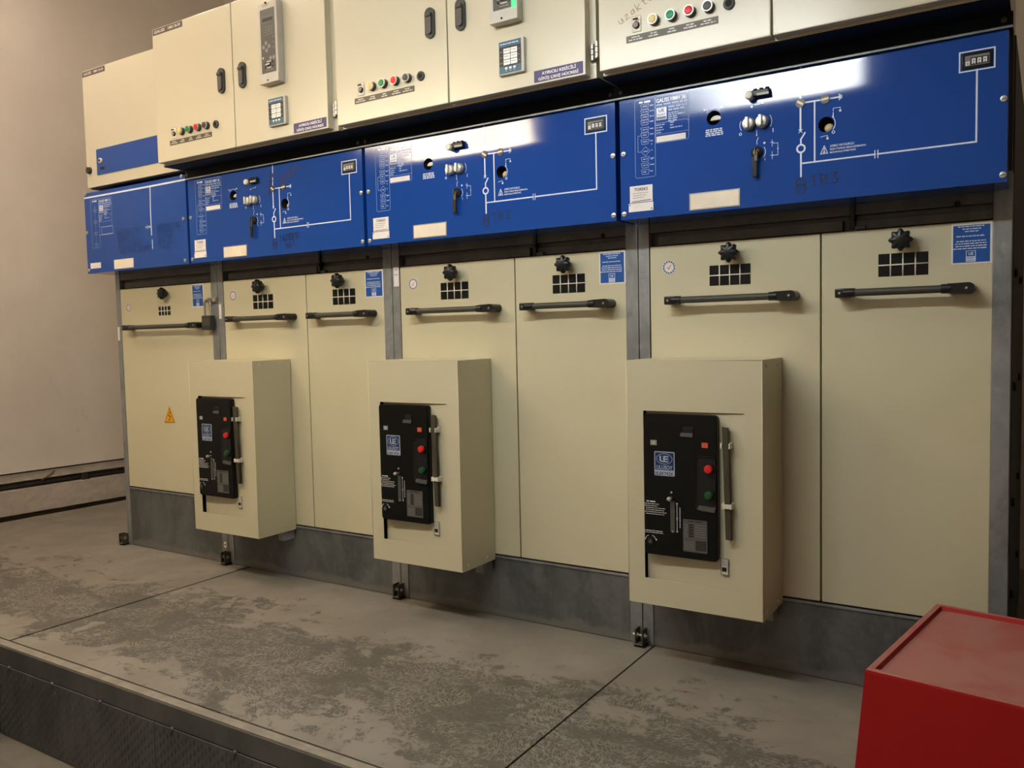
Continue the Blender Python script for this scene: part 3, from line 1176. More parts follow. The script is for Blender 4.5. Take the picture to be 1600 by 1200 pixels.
        mb.box(.9020, .9525, yy - .0036, yy - .002, PZ0 + .2780, PZ0 + .3015, 'relay mark')
        d = Deco(mb, flat(yy - .0036), .0003)
        d.rect(.9035, .9120, PZ0 + .2795, PZ0 + .2890, 'white key')
        d.rect(.9070, .9090, PZ0 + .2815, PZ0 + .2850, 'seam dark', 2)
        d.rect(.9135, .9510, PZ0 + .2795, PZ0 + .2965, 'seam dark')
        for i in range(3):
            xx = .916 + i * .0118
            d.rect(xx, xx + .0082, PZ0 + .2815, PZ0 + .2940, 'white key', 2)
            d.poly([(xx + .002, PZ0 + .290), (xx + .0062, PZ0 + .290), (xx + .0041, PZ0 + .2865)], 'seam dark', 3)
            d.rect(xx + .003, xx + .0052, PZ0 + .2815, PZ0 + .2840, 'seam dark', 3)
        obj('voltage_indicator', mb, P)
        # cover strip above the panel with its screws, overhang shade painted into its colour
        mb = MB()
        mb.box(.001, .999, PY - .006, PY + .02, PZ1 + .0005, 1.7125, 'shaded sheet')
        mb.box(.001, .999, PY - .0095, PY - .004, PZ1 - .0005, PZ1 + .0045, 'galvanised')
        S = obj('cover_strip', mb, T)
        for sx_ in (.0160, .9810):
            obj('strip_screw', screw_mb(sx_, PY - .006, 1.6945, .0065, 'slot metal'), S)
    # floor bracket at the left post
    obj('floor_bracket', cached('bracket', lambda: bracket().mesh('floor_bracket')), T, (.0 if not first else -.006, 0, 0))
    return T


CUB = [
    'narrow single-door switchgear cubicle beside the left wall, padlocked, with handwriting on its blue panel',
    'switchgear cubicle second from the left wall, handwritten 1600 KE note under its blue panel diagram',
    'switchgear cubicle with TR2 handwritten on its blue panel, second from the right',
    'rightmost switchgear cubicle with TR3 handwritten on its blue panel, behind the red box',
]
for k in range(4):
    make_cubicle(k, CUB[k])

# ------------------------------------------------------------------ low voltage control cabinets on top
CZ = 1.7235
YB, YC = -.2450, -.2731


def swing_lock(x0, x1, z0, z1, y):
    mb = MB()
    r = (x1 - x0) / 2 * .98
    mb.prism(rrect(x0, x1, z0, z1, r, 8), y - .007, y + .001, 'button dark')
    mb.prism(rrect(x0 + .008, x1 - .008, z0 + .012, z1 - .016, r * .5, 6), y - .014, y - .006, 'relay face')
    mb.box(x0 + .007, x1 - .007, y - .018, y - .006, z1 - .03, z1 - .018, 'button dark', .003)
    return mb


def push_button(x, z, y, cap):
    mb = MB()
    mb.cyl((x, y, z), (x, y - .013, z), .0148, .0142, 'button dark', 24)
    mb.cyl((x, y - .013, z), (x, y - .0172, z), .0142, .0134, 'screw zinc', 24)
    mb.cyl((x, y - .016, z), (x, y - .0195, z), .0121, .0112, cap, 24, True, .002)
    return mb


def relay_big(y):
    mb = MB()
    mb.box(.667, .765, y - .030, y, .190, .476, 'relay case', .004)
    mb.box(.667, .7665, y - .0335, y - .028, .190, .222, 'relay case', .002)
    yf = y - .0302
    d = Deco(mb, flat(yf), .0004)
    d.rect(.681, .7545, .2265, .449, 'relay face')
    d.line([(.694, .4595), (.720, .4595), (.720, .465), (.694, .465), (.694, .4595)], .0012, 'relay mark')
    d.rect(.692, .746, .405, .417, 'lcd', 2)
    d.line([(.690, .402), (.748, .402), (.748, .4225), (.690, .4225), (.690, .402)], .0012, 'relay mark', 2)
    for i in range(4):
        for j in range(3):
            d.rect(.706 + j * .014, .713 + j * .014, .384 - i * .0085, .3865 - i * .0085, 'relay mark', 2)
    for cx, cz in ((.707, .331), (.694, .318), (.722, .318), (.709, .305)):
        d.disc(cx, cz, .0072, 'relay mark', 2)
    for i in range(3):
        d.rect(.741, .749, .345 - i * .018, .348 - i * .018, 'relay mark', 2)
    d.disc(.689, .281, .0035, 'white key', 2)
    for i in range(2):
        d.disc(.728 + i * .016, .276, .0072, 'relay mark', 2)
    q = rrect(.697, .740, .2435, .2655, .008)
    d.line(q + [q[0]], .0032, 'label print', 2)
    d.rect(.708, .731, .249, .260, 'seam dark', 2)
    d.rect(.700, .722, .2545, .2585, 'label print', 3)
    d.scrib(.704, .735, .2335, .003, 'relay mark', 3, 2)
    for zz in (.200, .470):
        mb.cyl((.712, y - .034, zz), (.712, y - .0295, zz), .0035, .0035, 'seam dark', 12)
    return mb


def relay_small(y):
    mb = MB()
    mb.box(.684, .7735, y - .013, y, .043, .142, 'relay case', .002)
    yf = y - .0131
    d = Deco(mb, flat(yf), .0004)
    d.rect(.6875, .7645, .0465, .1395, 'meter teal')
    d.rect(.6885, .7640, .067, .1235, 'lcd', 2)
    for i in range(2):
        for j in range(3):
            d.rect(.7035 + i * .0248, .7262 + i * .0248, .1035 - j * .0165, .118 - j * .0165, 'white key', 3)
            d.scrib(.706 + i * .0248, .7235 + i * .0248, .1105 - j * .0165, .002, 'relay mark', i + j, 4)
            d.scrib(.691 + i * .063, .6995 + i * .061, .109 - j * .0165, .0022, 'relay mark', j, 3)
    for j in range(3):
        d.rect(.708 + j * .0145, .7165 + j * .0145, .0575, .0635, 'white key', 3)
        d.rect(.710 + j * .0145, .714 + j * .0145, .0525, .0538, 'white key', 3)
    d.scrib(.693, .755, .1305, .0026, 'white print', 4, 2)
    return mb


def hinge(x, y):
    mb = MB()
    for i in range(3):
        mb.cyl((x, y - .008, .040 + i * .0155), (x, y - .008, .0535 + i * .0155), .0078, .0078, 'steel', 14)
    mb.box(x - .010, x + .002, y - .006, y, .040, .0845, 'slot metal', .001)
    return mb


def make_cabinet(k, label):
    x0 = SEAM[k]
    T = thing('control_cabinet', label, 'control cabinet', (x0, 0, CZ), 'cream control cabinets on top of the cubicles')
    mb = MB()
    mb.box(.0100, .9880, YB, .38, -.0070, .531, 'cream cabinet paint', .0015)
    obj('body', mb, T)
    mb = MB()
    mb.box(.006, .9945, YB + .003, .37, -.0105, -.0068, 'shaded sheet')  # cabinet underside, its shade put into the near-black colour
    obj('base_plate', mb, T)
    doors = [(.0120, .4855), (.4900, .9680)]
    D = []
    for a, b2 in doors:
        mb = MB()
        mb.box(a, b2, YC, YB - .0006, .0, .531, 'cream cabinet paint', .003)
        D.append(obj('door', mb, T))
    L, R = D
    for c, xx, lab_ in (('button yellow', .1775, 'signal_lamp'), ('button green', .2275, 'push_button'), ('button red', .2785, 'push_button'), ('button dark', .3285, 'push_button')):
        obj(lab_, push_button(xx, .1035, YC, c), L)
    mb = MB()
    mb.cyl((.381, YC + .001, .1010), (.381, YC - .006, .1010), .0150, .0150, 'button dark', 24, True, .002)
    mb.cyl((.381, YC - .005, .1010), (.381, YC - .0068, .1010), .0085, .0085, 'seam dark', 20)
    obj('socket', mb, L)
    mb = MB()
    mb.box(.1140, .1385, YC - .0012, YC + .001, .0845, .1255, 'cream paper')
    d = Deco(mb, flat(YC - .0012), .0004)
    q = [(.1140, .0845), (.1385, .0845), (.1385, .1255), (.1140, .1255), (.1140, .0845)]
    d.line(q, .0008, 'strip label')
    mb.cyl((.1258, YC, .1015), (.1258, YC - .006, .1015), .0092, .0092, 'seam dark', 20)
    mb.cyl((.1258, YC - .005, .1015), (.1258, YC - .008, .1015), .0072, .0072, 'relay mark', 20)
    mb.box(.119, .133, YC - .011, YC - .007, .1145, .1185, 'seam dark', .001)
    obj('selector_switch', mb, L)
    mb = MB()
    mb.box(.0950, .3525, YC - .001, YC + .001, .0590, .0775, 'strip label')
    d = Deco(mb, flat(YC - .001), .0004)
    for i, xx in enumerate((.1225, .1755, .2265, .2775, .3255)):
        w = (.020, .015, .012, .018, .020)[i]
        d.scrib(xx - w * .6, xx + w * .6, .0700, .0032, 'label print', i)
        d.scrib(xx - w, xx + w, .0635, .0032, 'label print', i + 9)
    obj('button_legend', mb, L)
    obj('door_lock', swing_lock(.4060, .4430, .2085, .3030, YC), L)
    obj('door_lock', swing_lock(.5245, .5615, .2085, .3030, YC), R)
    r = obj('protection_relay', cached('relayb', lambda: relay_big(YC).mesh('protection_relay')), R)
    obj('signal_relay', cached('relays', lambda: relay_small(YC).mesh('signal_relay')), R)
    if k == 2:
        mb = MB()
        mb.box(.7455, .7600, YC - .0318, YC - .0300, .221, .249, 'green led')
        obj('green_indicator', mb, R)
    if k < 3:
        mb = MB()
        mb.box(.7995, .9600, YC - .001, YC + .001, .0055, .0390, 'purple label')
        d = Deco(mb, flat(YC - .001), .0004)
        d.text('AYIRICILI KESİCİLİ', .8260, .9380, .0240, .0355, 'white key')
        d.text('GİRİŞ ÇIKIŞ HÜCRESİ', .8140, .9460, .0075, .0200, 'white key')
        obj('cabinet_label', mb, R)
    if k == 1:
        mb = MB()
        mb.box(.0175, .2030, YC - .001, YC + .001, .5050, .5275, 'dark label')
        d = Deco(mb, flat(YC - .001), .0004)
        d.text('GAUSS', .028, .095, .5105, .5225, 'label print')
        d.text('HMH 36-04', .115, .192, .5105, .5225, 'label print')
        obj('type_plate', mb, L)
    if k == 3:
        mb = MB()
        d = Deco(mb, flat(YC), .0004)
        d.hand('uzakta', .078, .113, .021, .0020, 'brown ink', .46, 3, .92)
        obj('marker_writing', mb, L)
    obj('hinge', hinge(.9815, YB), T)
    if k > 1:
        obj('hinge', hinge(.0035, YC + .014), T)
    return T


def make_small_cabinet():
    T = thing('control_cabinet', 'lower cream cabinet with a blue flap, set back at the left end', 'control cabinet', (0, 0, CZ), 'cream control cabinets on top of the cubicles')
    y = -.120
    mb = MB()
    mb.box(.0105, .7560, y, .38, .0035, .5415, 'cream cabinet paint', .002)
    mb.box(.0200, .7500, y + .012, .36, -.0010, .0037, 'dark body')
    obj('body', mb, T)
    mb = MB()
    mb.box(.0970, .655, y - .0030, y + .001, .0545, .1720, 'blue paint', .001)
    fl = obj('blue_flap', mb, T)
    mb = MB()
    mb.cyl((.1315, y - .003, .1165), (.1315, y - .011, .1165), .0130, .0120, 'chrome', 20, True, .002)
    mb.cyl((.1315, y - .010, .1165), (.1315, y - .0125, .1165), .0065, .0065, 'seam dark', 14)
    obj('cam_lock', mb, fl)
    mb = MB()
    mb.box(.124, .158, y - .0036, y - .0028, .0745, .0890, 'marker ink')
    obj('flap_label', mb, fl)
    mb = MB()
    mb.cyl((.0360, y + .001, .0830), (.0360, y - .014, .0830), .0175, .0150, 'button dark', 24, True, .003)
    mb.box(.0335, .0385, y - .0185, y - .012, .0690, .0970, 'strip label', .001)
    obj('turn_knob', mb, T)
    mb = MB()
    mb.box(.0145, .1930, y - .001, y + .001, .5140, .5375, 'dark label')
    d = Deco(mb, flat(y - .001), .0004)
    d.text('GAUSS', .025, .088, .5195, .5320, 'label print')
    d.text('HMH 36-04', .105, .182, .5195, .5320, 'label print')
    obj('type_plate', mb, T)


make_small_cabinet()
make_cabinet(1, 'cream control cabinet with a full grey relay showing, second from the left wall')
make_cabinet(2, 'cream control cabinet whose relay shows a green light, in the middle of the top row')
make_cabinet(3, 'rightmost cream control cabinet with brown handwriting above its coloured buttons')

# ------------------------------------------------------------------ circuit breaker boxes
BW, BD, BZ0, BZ1 = .3945, .1988, .2058, .9150
BH = BZ1 - BZ0


def breaker_face(mb):
    y = -BD
    # moulded black plate: outline with rounded corners, stepped edge
    q = rrect(.0585, .2745, .1530, .5570, .010)
    mb.prism(q, y - .013, y + .0052, 'black gloss')
    q2 = rrect(.0605, .2725, .1550, .5550, .0085)
    mb.prism(q2, y - .0155, y - .012, 'black gloss')


def make_box(k, label):
    x0 = SEAM[k] + .0455
    T = thing('breaker_box', label, 'circuit breaker box', (x0, 0, BZ0), 'cream circuit breaker boxes across the cubicle seams')
    yf = -BD
    y = yf - .0155
    mb = MB()
    t = .002
    # sheet shell: two sides, top, bottom and a front with a window
    mb.box(0, t, yf, -.003, 0, BH, 'box paint')
    mb.box(BW - t, BW, yf, -.003, 0, BH, 'box paint')
    mb.box(t, BW - t, yf, -.003, 0, t, 'box paint')
    mb.box(t, BW - t, yf, -.003, BH - t, BH, 'box paint')
    a, b2, c, d_ = .0520, .3440, .0770, .5645
    mb.box(t, a, yf, yf + t, t, BH - t, 'box paint')
    mb.box(b2, BW - t, yf, yf + t, t, BH - t, 'box paint')
    mb.box(a, b2, yf, yf + t, t, c, 'box paint')
    mb.box(a, b2, yf, yf + t, d_, BH - t, 'box paint')
    obj('housing', mb, T)
    mb = MB()
    vs = []
    for yo in (0, .002):                        # hung a little open on its left side
        vs += [(.0540, yf + .0172 + yo, .0650), (.3600, yf + .0023 + yo, .0650), (.3600, yf + .0023 + yo, .5628), (.0540, yf + .0172 + yo, .5628)]
    mb.add(vs, [(0, 1, 2, 3), (7, 6, 5, 4), (0, 4, 5, 1), (1, 5, 6, 2), (2, 6, 7, 3), (3, 7, 4, 0)], 'box paint')
    mb.box(.004, BW - .004, yf + .030, yf + .034, .004, BH - .004, 'seam dark')
    obj('inner_plate', mb, T)
    for zz in (BH - .018, .018):
        for yy in (yf + .035, yf + .145):
            mb = MB()
            mb.cyl((BW - .0005, yy, zz), (BW + .003, yy, zz), .005, .004, 'box paint', 12)
            obj('screw', mb, T)
    mb = MB()
    breaker_face(mb)
    F = obj('breaker_front', cached('bf', lambda: mb.mesh('breaker_front')), T)

    def printing():
        mb = MB()
        d = Deco(mb, flat(y), .0003)
        w = 'label print'
        d.scrib(.066, .096, .3045, .0036, w, 1)
        for i in range(6):
            d.scrib(.0600 + (.004 if i in (2, 3, 5) else 0), (.104, .100, .122, .119, .129, .120)[i], .2985 - i * .0058, .0019, w, 5 + i)
        d.scrib(.0590, .1160, .2205, .0023, w, 31)
        d.scrib(.0590, .1160, .2155, .0018, w, 32)
        d.line([(.1580, .3060), (.1580, .2265)], .0016, w)
        for zz in (.3060, .2640, .2265):
            d.disc(.1580, zz, .0024, w)
        for i in range(9):
            d.rect(.1655, .1678, .2380 + i * .0066, .2430 + i * .0066, w)
        d.arc(.0775, .1910, .0165, .0182, 20, 75, w)
        d.arc(.0775, .1910, .0165, .0182, 110, 165, w)
        d.disc(.0948, .1965, .0024, w)
        d.disc(.0612, .1965, .0024, w)
        return mb.mesh('front_printing')
    obj('front_printing', cached('fprint', printing), F)

    def logo():
        mb = MB()
        mb.prism(rrect(.0920, .1525, .3825, .4515, .003), y - .001, y + .001, 'logo white')
        d = Deco(mb, flat(y - .001), .0003)
        d.rect(.0945, .1500, .3990, .4490, 'logo blue')
        n = 28
        vs = []
        for i in range(n + 1):
            an = 2 * PI * i / n
            vs += [d.P(.1222 + .0228 * math.cos(an), .4310 + .0142 * math.sin(an), 2), d.P(.1222 + .0243 * math.cos(an), .4310 + .0155 * math.sin(an), 2)]
        mb.add(vs, [(2 * i, 2 * i + 1, 2 * i + 3, 2 * i + 2) for i in range(n)], 'logo white')
        # the joined U and E of the emblem
        d.poly([(.1075, .4395), (.1125, .4395), (.1125, .4280), (.1150, .4248), (.1190, .4248), (.1190, .4218), (.1130, .4218), (.1075, .4262)], 'logo white', 2)
        d.rect(.1190, .1240, .4218, .4395, 'logo white', 2)
        for zz in (.4218, .4289, .4360):
            d.rect(.1240, .1345, zz, zz + .0036, 'logo white', 2)
        d.text('ULUSOY', .0985, .1465, .4010, .4125, 'logo white', 2)
        d.text('ELEKTRİK', .0955, .1495, .3845, .3965, 'logo blue', 2)
        return mb.mesh('maker_emblem')
    obj('maker_emblem', cached('logo', logo), F)

    def counter_slot():
        mb = MB()
        q = [(.172, .5075), (.170, .497), (.206, .4965), (.208, .5080)]
        mb.prism(q, y - .004, y + .001, 'plate grey')
        mb.box(.178, .208, y - .002, y + .001, .5085, .5250, 'black plastic', .001)
        mb.box(.182, .204, y - .0026, y - .001, .5125, .5205, 'seam dark')
        return mb.mesh('counter_window')
    obj('counter_window', cached('slot', counter_slot), F)
    for nm, a, b2, c, d_, mm in (('state_window', .0810, .0995, .4690, .4830, 'window grey'), ('spring_window', .2320, .2495, .4690, .4825, 'window red')):
        mb = MB()
        mb.box(a - .002, b2 + .002, y - .001, y + .001, c - .002, d_ + .002, 'black plastic')
        mb.box(a, b2, y - .0018, y, c, d_, mm)
        d = Deco(mb, flat(y - .0018), .0003)
        d.rect((a + b2) / 2 - .001, (a + b2) / 2 + .001, c + .004, d_ - .004, 'white key' if nm == 'state_window' else 'button red')
        obj(nm, mb, F)
    # recess around the two push buttons
    def bay():
        mb = MB()
        o1 = rrect(.2125, .2720, .2900, .4450, .016)
        o2 = rrect(.2185, .2720, .3060, .4400, .012)
        n = len(o1)
        vs = [(a, y - .0003, c) for a, c in o1] + [(a, y - .0045, c) for a, c in [(p[0] * .985 + .0037, p[1] * .985 + .0055) for p in o1]] + [(a, y - .0010, c) for a, c in o2]
        fs = []
        for i in range(n):
            j = (i + 1) % n
            fs += [(i, j, n + j, n + i), (n + i, n + j, 2 * n + j, 2 * n + i)]
        fs.append(tuple(2 * n + i for i in range(n)))
        mb.add(vs, fs, 'black plastic')
        mb.prism([(.219, .2965), (.268, .2915), (.2715, .304), (.224, .308)], y - .0062, y - .002, 'plate grey')
        return mb.mesh('button_bay')
    obj('button_bay', cached('bay', bay), F)
    for mm, zz in (('button red', .4115), ('button green dark', .3390)):
        mb = MB()
        mb.cyl((.2535, y, zz), (.2535, y - .008, zz), .0145, .0140, 'black plastic', 24)
        mb.cyl((.2535, y - .008, zz), (.2535, y - .017, zz), .0118, .0110, mm, 24, True, .002)
        obj('push_button', mb, F)
    mb = MB()
    mb.box(.1385, .1525, y - .0020, y + .001, .2240, .3120, 'plate grey', .001)
    mb.box(.1405, .1505, y - .0028, y - .001, .2300, .3080, 'relay face')
    mb.cyl((.1420, y, .3205), (.1420, y - .014, .3205), .004, .004, 'steel', 12)
    mb.ball((.1420, y - .017, .3205), .0075, .0075, .0065, 'window grey')
    mb.ball((.1430, y - .002, .3365), .0035, .003, .0035, 'window grey')
    mb.ball((.1455, y - .002, .2255), .003, .003, .003, 'window grey')
    obj('charging_lever', mb, F)
    mb = MB()
    mb.cyl((.0775, y + .001, .1905), (.0775, y - .003, .1905), .0115, .0105, 'black plastic', 24)
    mb.cyl((.0775, y - .003, .1905), (.0775, y - .0045, .1905), .006, .006, 'plate grey', 6)
    obj('crank_socket', mb, F)

    def plate():
        mb = MB()
        mb.prism(rrect(.1755, .2455, .1735, .2650, .003), y - .001, y + .001, 'plate grey')
        d = Deco(mb, flat(y - .001), .0003)
        d.scrib(.190, .232, .2595, .0024, 'seam dark', 4)
        for i in range(6):
            d.rect(.1925, .2065, .2475 - i * .0063, .2515 - i * .0063, 'seam dark')
            d.scrib(.1790, .1900, .2485 - i * .0063, .0014, 'relay mark', i)
            d.scrib(.2100, .2420, .2495 - i * .0063, .0014, 'relay mark', i + 7)
        d.rect(.2130, .2420, .1800, .2065, 'seam dark')
        for i in range(5):
            d.scrib(.1790, .2090, .2000 - i * .0052, .0014, 'relay mark', i + 20)
            d.rect(.2150, .2400, .1830 + i * .0047, .1836 + i * .0047, 'relay mark', 2)
        return mb.mesh('data_plate')
    obj('data_plate', cached('dplate', plate), F)
    # operating bar held in two clips
    mb = MB()
    yb = yf - .001
    vs = []
    for zz, xa in ((.5275, .2890), (.2200, .2975)):
        vs += [(xa, yb - .016, zz), (xa + .0155, yb - .016, zz - .002), (xa + .0155, yb - .003, zz - .002), (xa, yb - .003, zz)]
    mb.add(vs, [(0, 1, 2, 3), (7, 6, 5, 4), (0, 4, 5, 1), (1, 5, 6, 2), (2, 6, 7, 3), (3, 7, 4, 0)], 'bar steel')
    obj('operating_bar', mb, T)
    for cx, cz in ((.2990, .4770), (.3025, .3115)):
        mb = MB()
        mb.box(cx - .0140, cx + .0145, yb - .004, yf + .0042, cz - .0095, cz + .0095, 'clip white', .001)
        mb.box(cx - .0135, cx - .0088, yb - .021, yb - .003, cz - .0075, cz + .0075, 'clip white', .001)
        if cz < .4:
            mb.box(cx - .0090, cx + .0105, yb - .021, yb - .0165, cz - .0060, cz + .0060, 'clip white', .001)
        mb.box(cx + .0098, cx + .0140, yb - .021, yb - .003, cz - .0075, cz + .0075, 'clip white', .001)
        obj('clip', mb, T)
    mb = MB()
    mb.box(.2785, .2985, yf + .0005, yf + .0050, .1165, .1615, 'clip white')
    d = Deco(mb, flat(yf + .0005), .0004)
    q = [(.2785, .1165), (.2985, .1165), (.2985, .1615), (.2785, .1615), (.2785, .1165)]
    d.line(q, .0014, 'seam dark')
    d.rect(.2810, .2940, .1260, .1375, 'seam dark', 2)
    for i in range(4):
        d.scrib(.282, .295, .143 + i * .004, .0014, 'relay mark', i, 2)
    obj('switch_label', mb, T)
    # support foot under the box
    mb = MB()
    mb.box(BW - .045, BW - .012, -.06, -.003, -.040, -.0005, 'galvanised')
    obj('support', mb, T)


make_box(1, 'cream circuit breaker box with a black front, leftmost and farthest of the three')
make_box(2, 'cream circuit breaker box with a black front, middle one of the three')
make_box(3, 'cream circuit breaker box with a black front, nearest one, left of the red box')

# ------------------------------------------------------------------ padlock
T = thing('padlock', 'dark square padlock hanging from the post beside the single door', 'padlock', (.718, -.0235, 1.045))
mb = MB()
mb.box(-.030, .030, -.013, .013, 0, .064, 'padlock body', .005)
mb.box(-.034, -.028, -.009, .009, .040, .064, 'steel', .002)
mb.box(-.026, .026, -.0145, -.012, .020, .050, 'grip grey', .001)
obj('body', mb, T)
mb = MB()
path = [(-.020, 0, .060), (-.020, 0, .112)] + [(-.020 * math.cos(PI * i / 10), 0, .112 + .020 * math.sin(PI * i / 10)) for i in range(1, 10)] + [(.020, 0, .112), (.020, 0, .060)]
mb.tube(path, .0047, 'steel')
obj('shackle', mb, T)

# ------------------------------------------------------------------ red box
T = thing('red_box', 'red plastic box with a dusty recessed lid at the lower right corner', 'box', (3.850, -.560, .0))
T.rotation_euler = (0, 0, math.radians(-8.6))
H = .350


def frustum(mb, w0, d0, w1, d1, z0, z1, m, bev=0):
    bm = bmesh.new()
    bmesh.ops.create_cube(bm, size=1)
    for v in bm.verts:
        w, d = (w1, d1) if v.co.z > 0 else (w0, d0)
        v.co = Vector((v.co.x * w, v.co.y * d, z1 if v.co.z > 0 else z0))
    if bev:
        bmesh.ops.bevel(bm, geom=list(bm.edges), offset=bev, segments=3, profile=.5, affect='EDGES')
    bm.verts.index_update()
    mb.add([v.co[:] for v in bm.verts], [[v.index for v in f.verts] for f in bm.faces], m)
    bm.free()


mb = MB()
rings = [(.585, .540, .001), (.5354, .4864, H - .006), (.5330, .4840, H - .0015), (.5280, .4790, H), (.5080, .4590, H - .0005), (.5000, .4510, H - .009)]
vs = []
for w, d, z in rings:
    vs += [(-w / 2, -d / 2, z), (w / 2, -d / 2, z), (w / 2, d / 2, z), (-w / 2, d / 2, z)]
fs = [(3, 2, 1, 0)]
for i in range(len(rings) - 1):
    for j in range(4):
        j2 = (j + 1) % 4
        fs.append((i * 4 + j, i * 4 + j2, i * 4 + 4 + j2, i * 4 + 4 + j))
mb.add(vs, fs, 'red plastic')
obj('body', mb, T)
mb = MB()
mb.box(-.2500, .2500, -.2255, .2255, H - .014, H - .0088, 'red plastic')
obj('lid', mb, T)

# ------------------------------------------------------------------ floor plates, frame and skirting
YE = -1.0035
GR = 'dusty floor plates'


def plate_mesh(pts, z0, z1, m):
    mb = MB()
    n = len(pts)
    vs = [(a, b2, z1) for a, b2 in pts] + [(a, b2, z0) for a, b2 in pts]
    mb.add(vs, [tuple(range(n)), tuple(range(2 * n - 1, n - 1, -1))] + [((i + 1) % n, i, n + i, n + (i + 1) % n) for i in range(n)], m)
    return mb


def slab(name, pts, z0, z1, m, label, cat, group=None):
    cx = sum(a for a, _ in pts) / len(pts)
    cy = sum(b2 for _, b2 in pts) / len(pts)
    o = obj(name, plate_mesh([(a - cx, b2 - cy) for a, b2 in pts], z0, z1, m), None, (cx, cy, 0))
    return tag(o, label, cat, group)


g = .0032
slab('floor_plate', [(-1.17, YE), (.884 - 2 * g, YE), (.884 - 2 * g, 1.5), (-1.05, 1.5)], -.014, 0, 'dusty deck', 'dusty steel floor plate at the left, between the wall and the first seam', 'floor plate', GR)
slab('floor_plate', [(.884 + 2 * g, YE), (2.7935 - g, YE), (2.7935 - g, 1.5), (.884 + 2 * g, 1.5)], -.014, 0, 'dusty deck', 'middle dusty floor plate, long and covered in shoe prints between two seams', 'floor plate', GR)
slab('floor_plate', [(2.7935 + g, YE), (6.55, YE), (6.55, 1.5), (2.7935 + g, 1.5)], -.014, 0, 'dusty deck', 'dusty floor plate at the right under the red box', 'floor plate', GR)

mb = MB()
mb.box(-1.16, 6.55, -1.000, 1.5, -.300, -.0145, 'seam dark')
mb.box(-1.16, .858, -1.72, -1.003, -.300, -.0145, 'seam dark')
struct('trim_1', mb)                                   # the masonry and frame under the deck
mb = MB()
zt = -.0015
mb.box(.862, 6.55, -1.037, -1.0075, -.012, zt, 'dusty frame', .001)
mb.box(.862, 6.55, -1.0385, -1.0345, -.068, -.008, 'grey steel', .001)
mb.box(-1.16, .864, -1.72, -1.0075, -.012, zt, 'dusty frame', .001)
struct('trim_2', mb)                                   # angle iron edging


def tread_plate(L, h, flip=False):
    """steel plate with rows of small raised lens bars, in its own x,z plane facing -y"""
    mb = MB()
    mb.box(0, L, 0, .004, -h, 0, 'grey steel', .0012)
    px, pz = .0165, .030
    nx, nz = int(L / px), int(h / pz)
    for i in range(nx):
        for j in range(nz + 1):
            cx = (i + .5) * px
            cz = -.013 - j * pz - (pz / 2 if i % 2 else 0) - .004 * ((i * 7 + j * 3) % 3 - 1) * .2
            if cz < -h + .012:
                continue
            l, w = .0115, .0038
            s = .18 if not flip else .9
            pts = [(-w * .1 - l * s * .4, -l), (w, 0), (w * .1 + l * s * .4, l), (-w, 0)]
            vs = [(cx + a, -.0002, cz + c) for a, c in pts] + [(cx, -.0036, cz)]
            mb.add(vs, [(0, 1, 4), (1, 2, 4), (2, 3, 4), (3, 0, 4)], 'grey steel')
    return mb


SK = 'tread-plate skirting under the deck edge'
ys = -1.0440
for a, b2, lab_ in ((.868, 1.7285, 'grey tread-pattern skirting plate left of the narrow joint under the deck edge'), (1.7325, 3.30, 'grey tread-pattern skirting plate right of the narrow joint under the deck edge')):
    o = obj('skirting_plate', tread_plate(b2 - a, .2405), None, (a, ys, -.0680))
    tag(o, lab_, 'skirting plate', SK)
    for i in range(int((b2 - a) / .26) + 1):
        mb = MB()
        xx = .08 + i * .26
        if xx > b2 - a - .03:
            continue
        mb.cyl((xx, .002, -.001), (xx, -.004, -.001), .0075, .006, 'grey steel', 12)
        obj('bolt', mb, o)
o = obj('skirting_plate', tread_plate(.66, .298, True), None, (.8640, -1.0500, -.0110))
o.rotation_euler = (0, 0, math.radians(90))
o.location = (.8660, -1.7150, -.0110)
tag(o, 'tread-pattern skirting plate turning the corner at the lower left edge', 'skirting plate', SK)

# lump of dried dirt on the deck
mb = MB()
mb.ball((0, 0, 0), .060, .020, .010, 'dusty frame', 18, 10)
rr = random.Random(3)
mb.v = [(a + rr.uniform(-.003, .003), c + .18 * a + rr.uniform(-.003, .003), max(0.0003, e * (1 + .5 * math.sin(a * 90)))) for a, c, e in mb.v]
o = obj('dirt_clod', mb, None, (1.000, -.795, 0))
o.rotation_euler = (0, 0, 1.35)
tag(o, 'small pale ridge of dried dirt near the front left of the middle plate', 'dirt')

# ------------------------------------------------------------------ room


def wx(y):
    return -1.215 + .078 * y


def wallbox(mb, d0, d1, z0, z1, m, y0=-4.4, y1=1.6):
    """a strip along the left wall: from d0 to d1 out of the wall plane"""
    mb.add([(wx(yy) + dd, yy, zz) for dd in (d0, d1) for yy in (y0, y1) for zz in (z0, z1)], [(0, 1, 3, 2), (4, 6, 7, 5), (0, 4, 5, 1), (2, 3, 7, 6), (0, 2, 6, 4), (1, 5, 7, 3)], m)


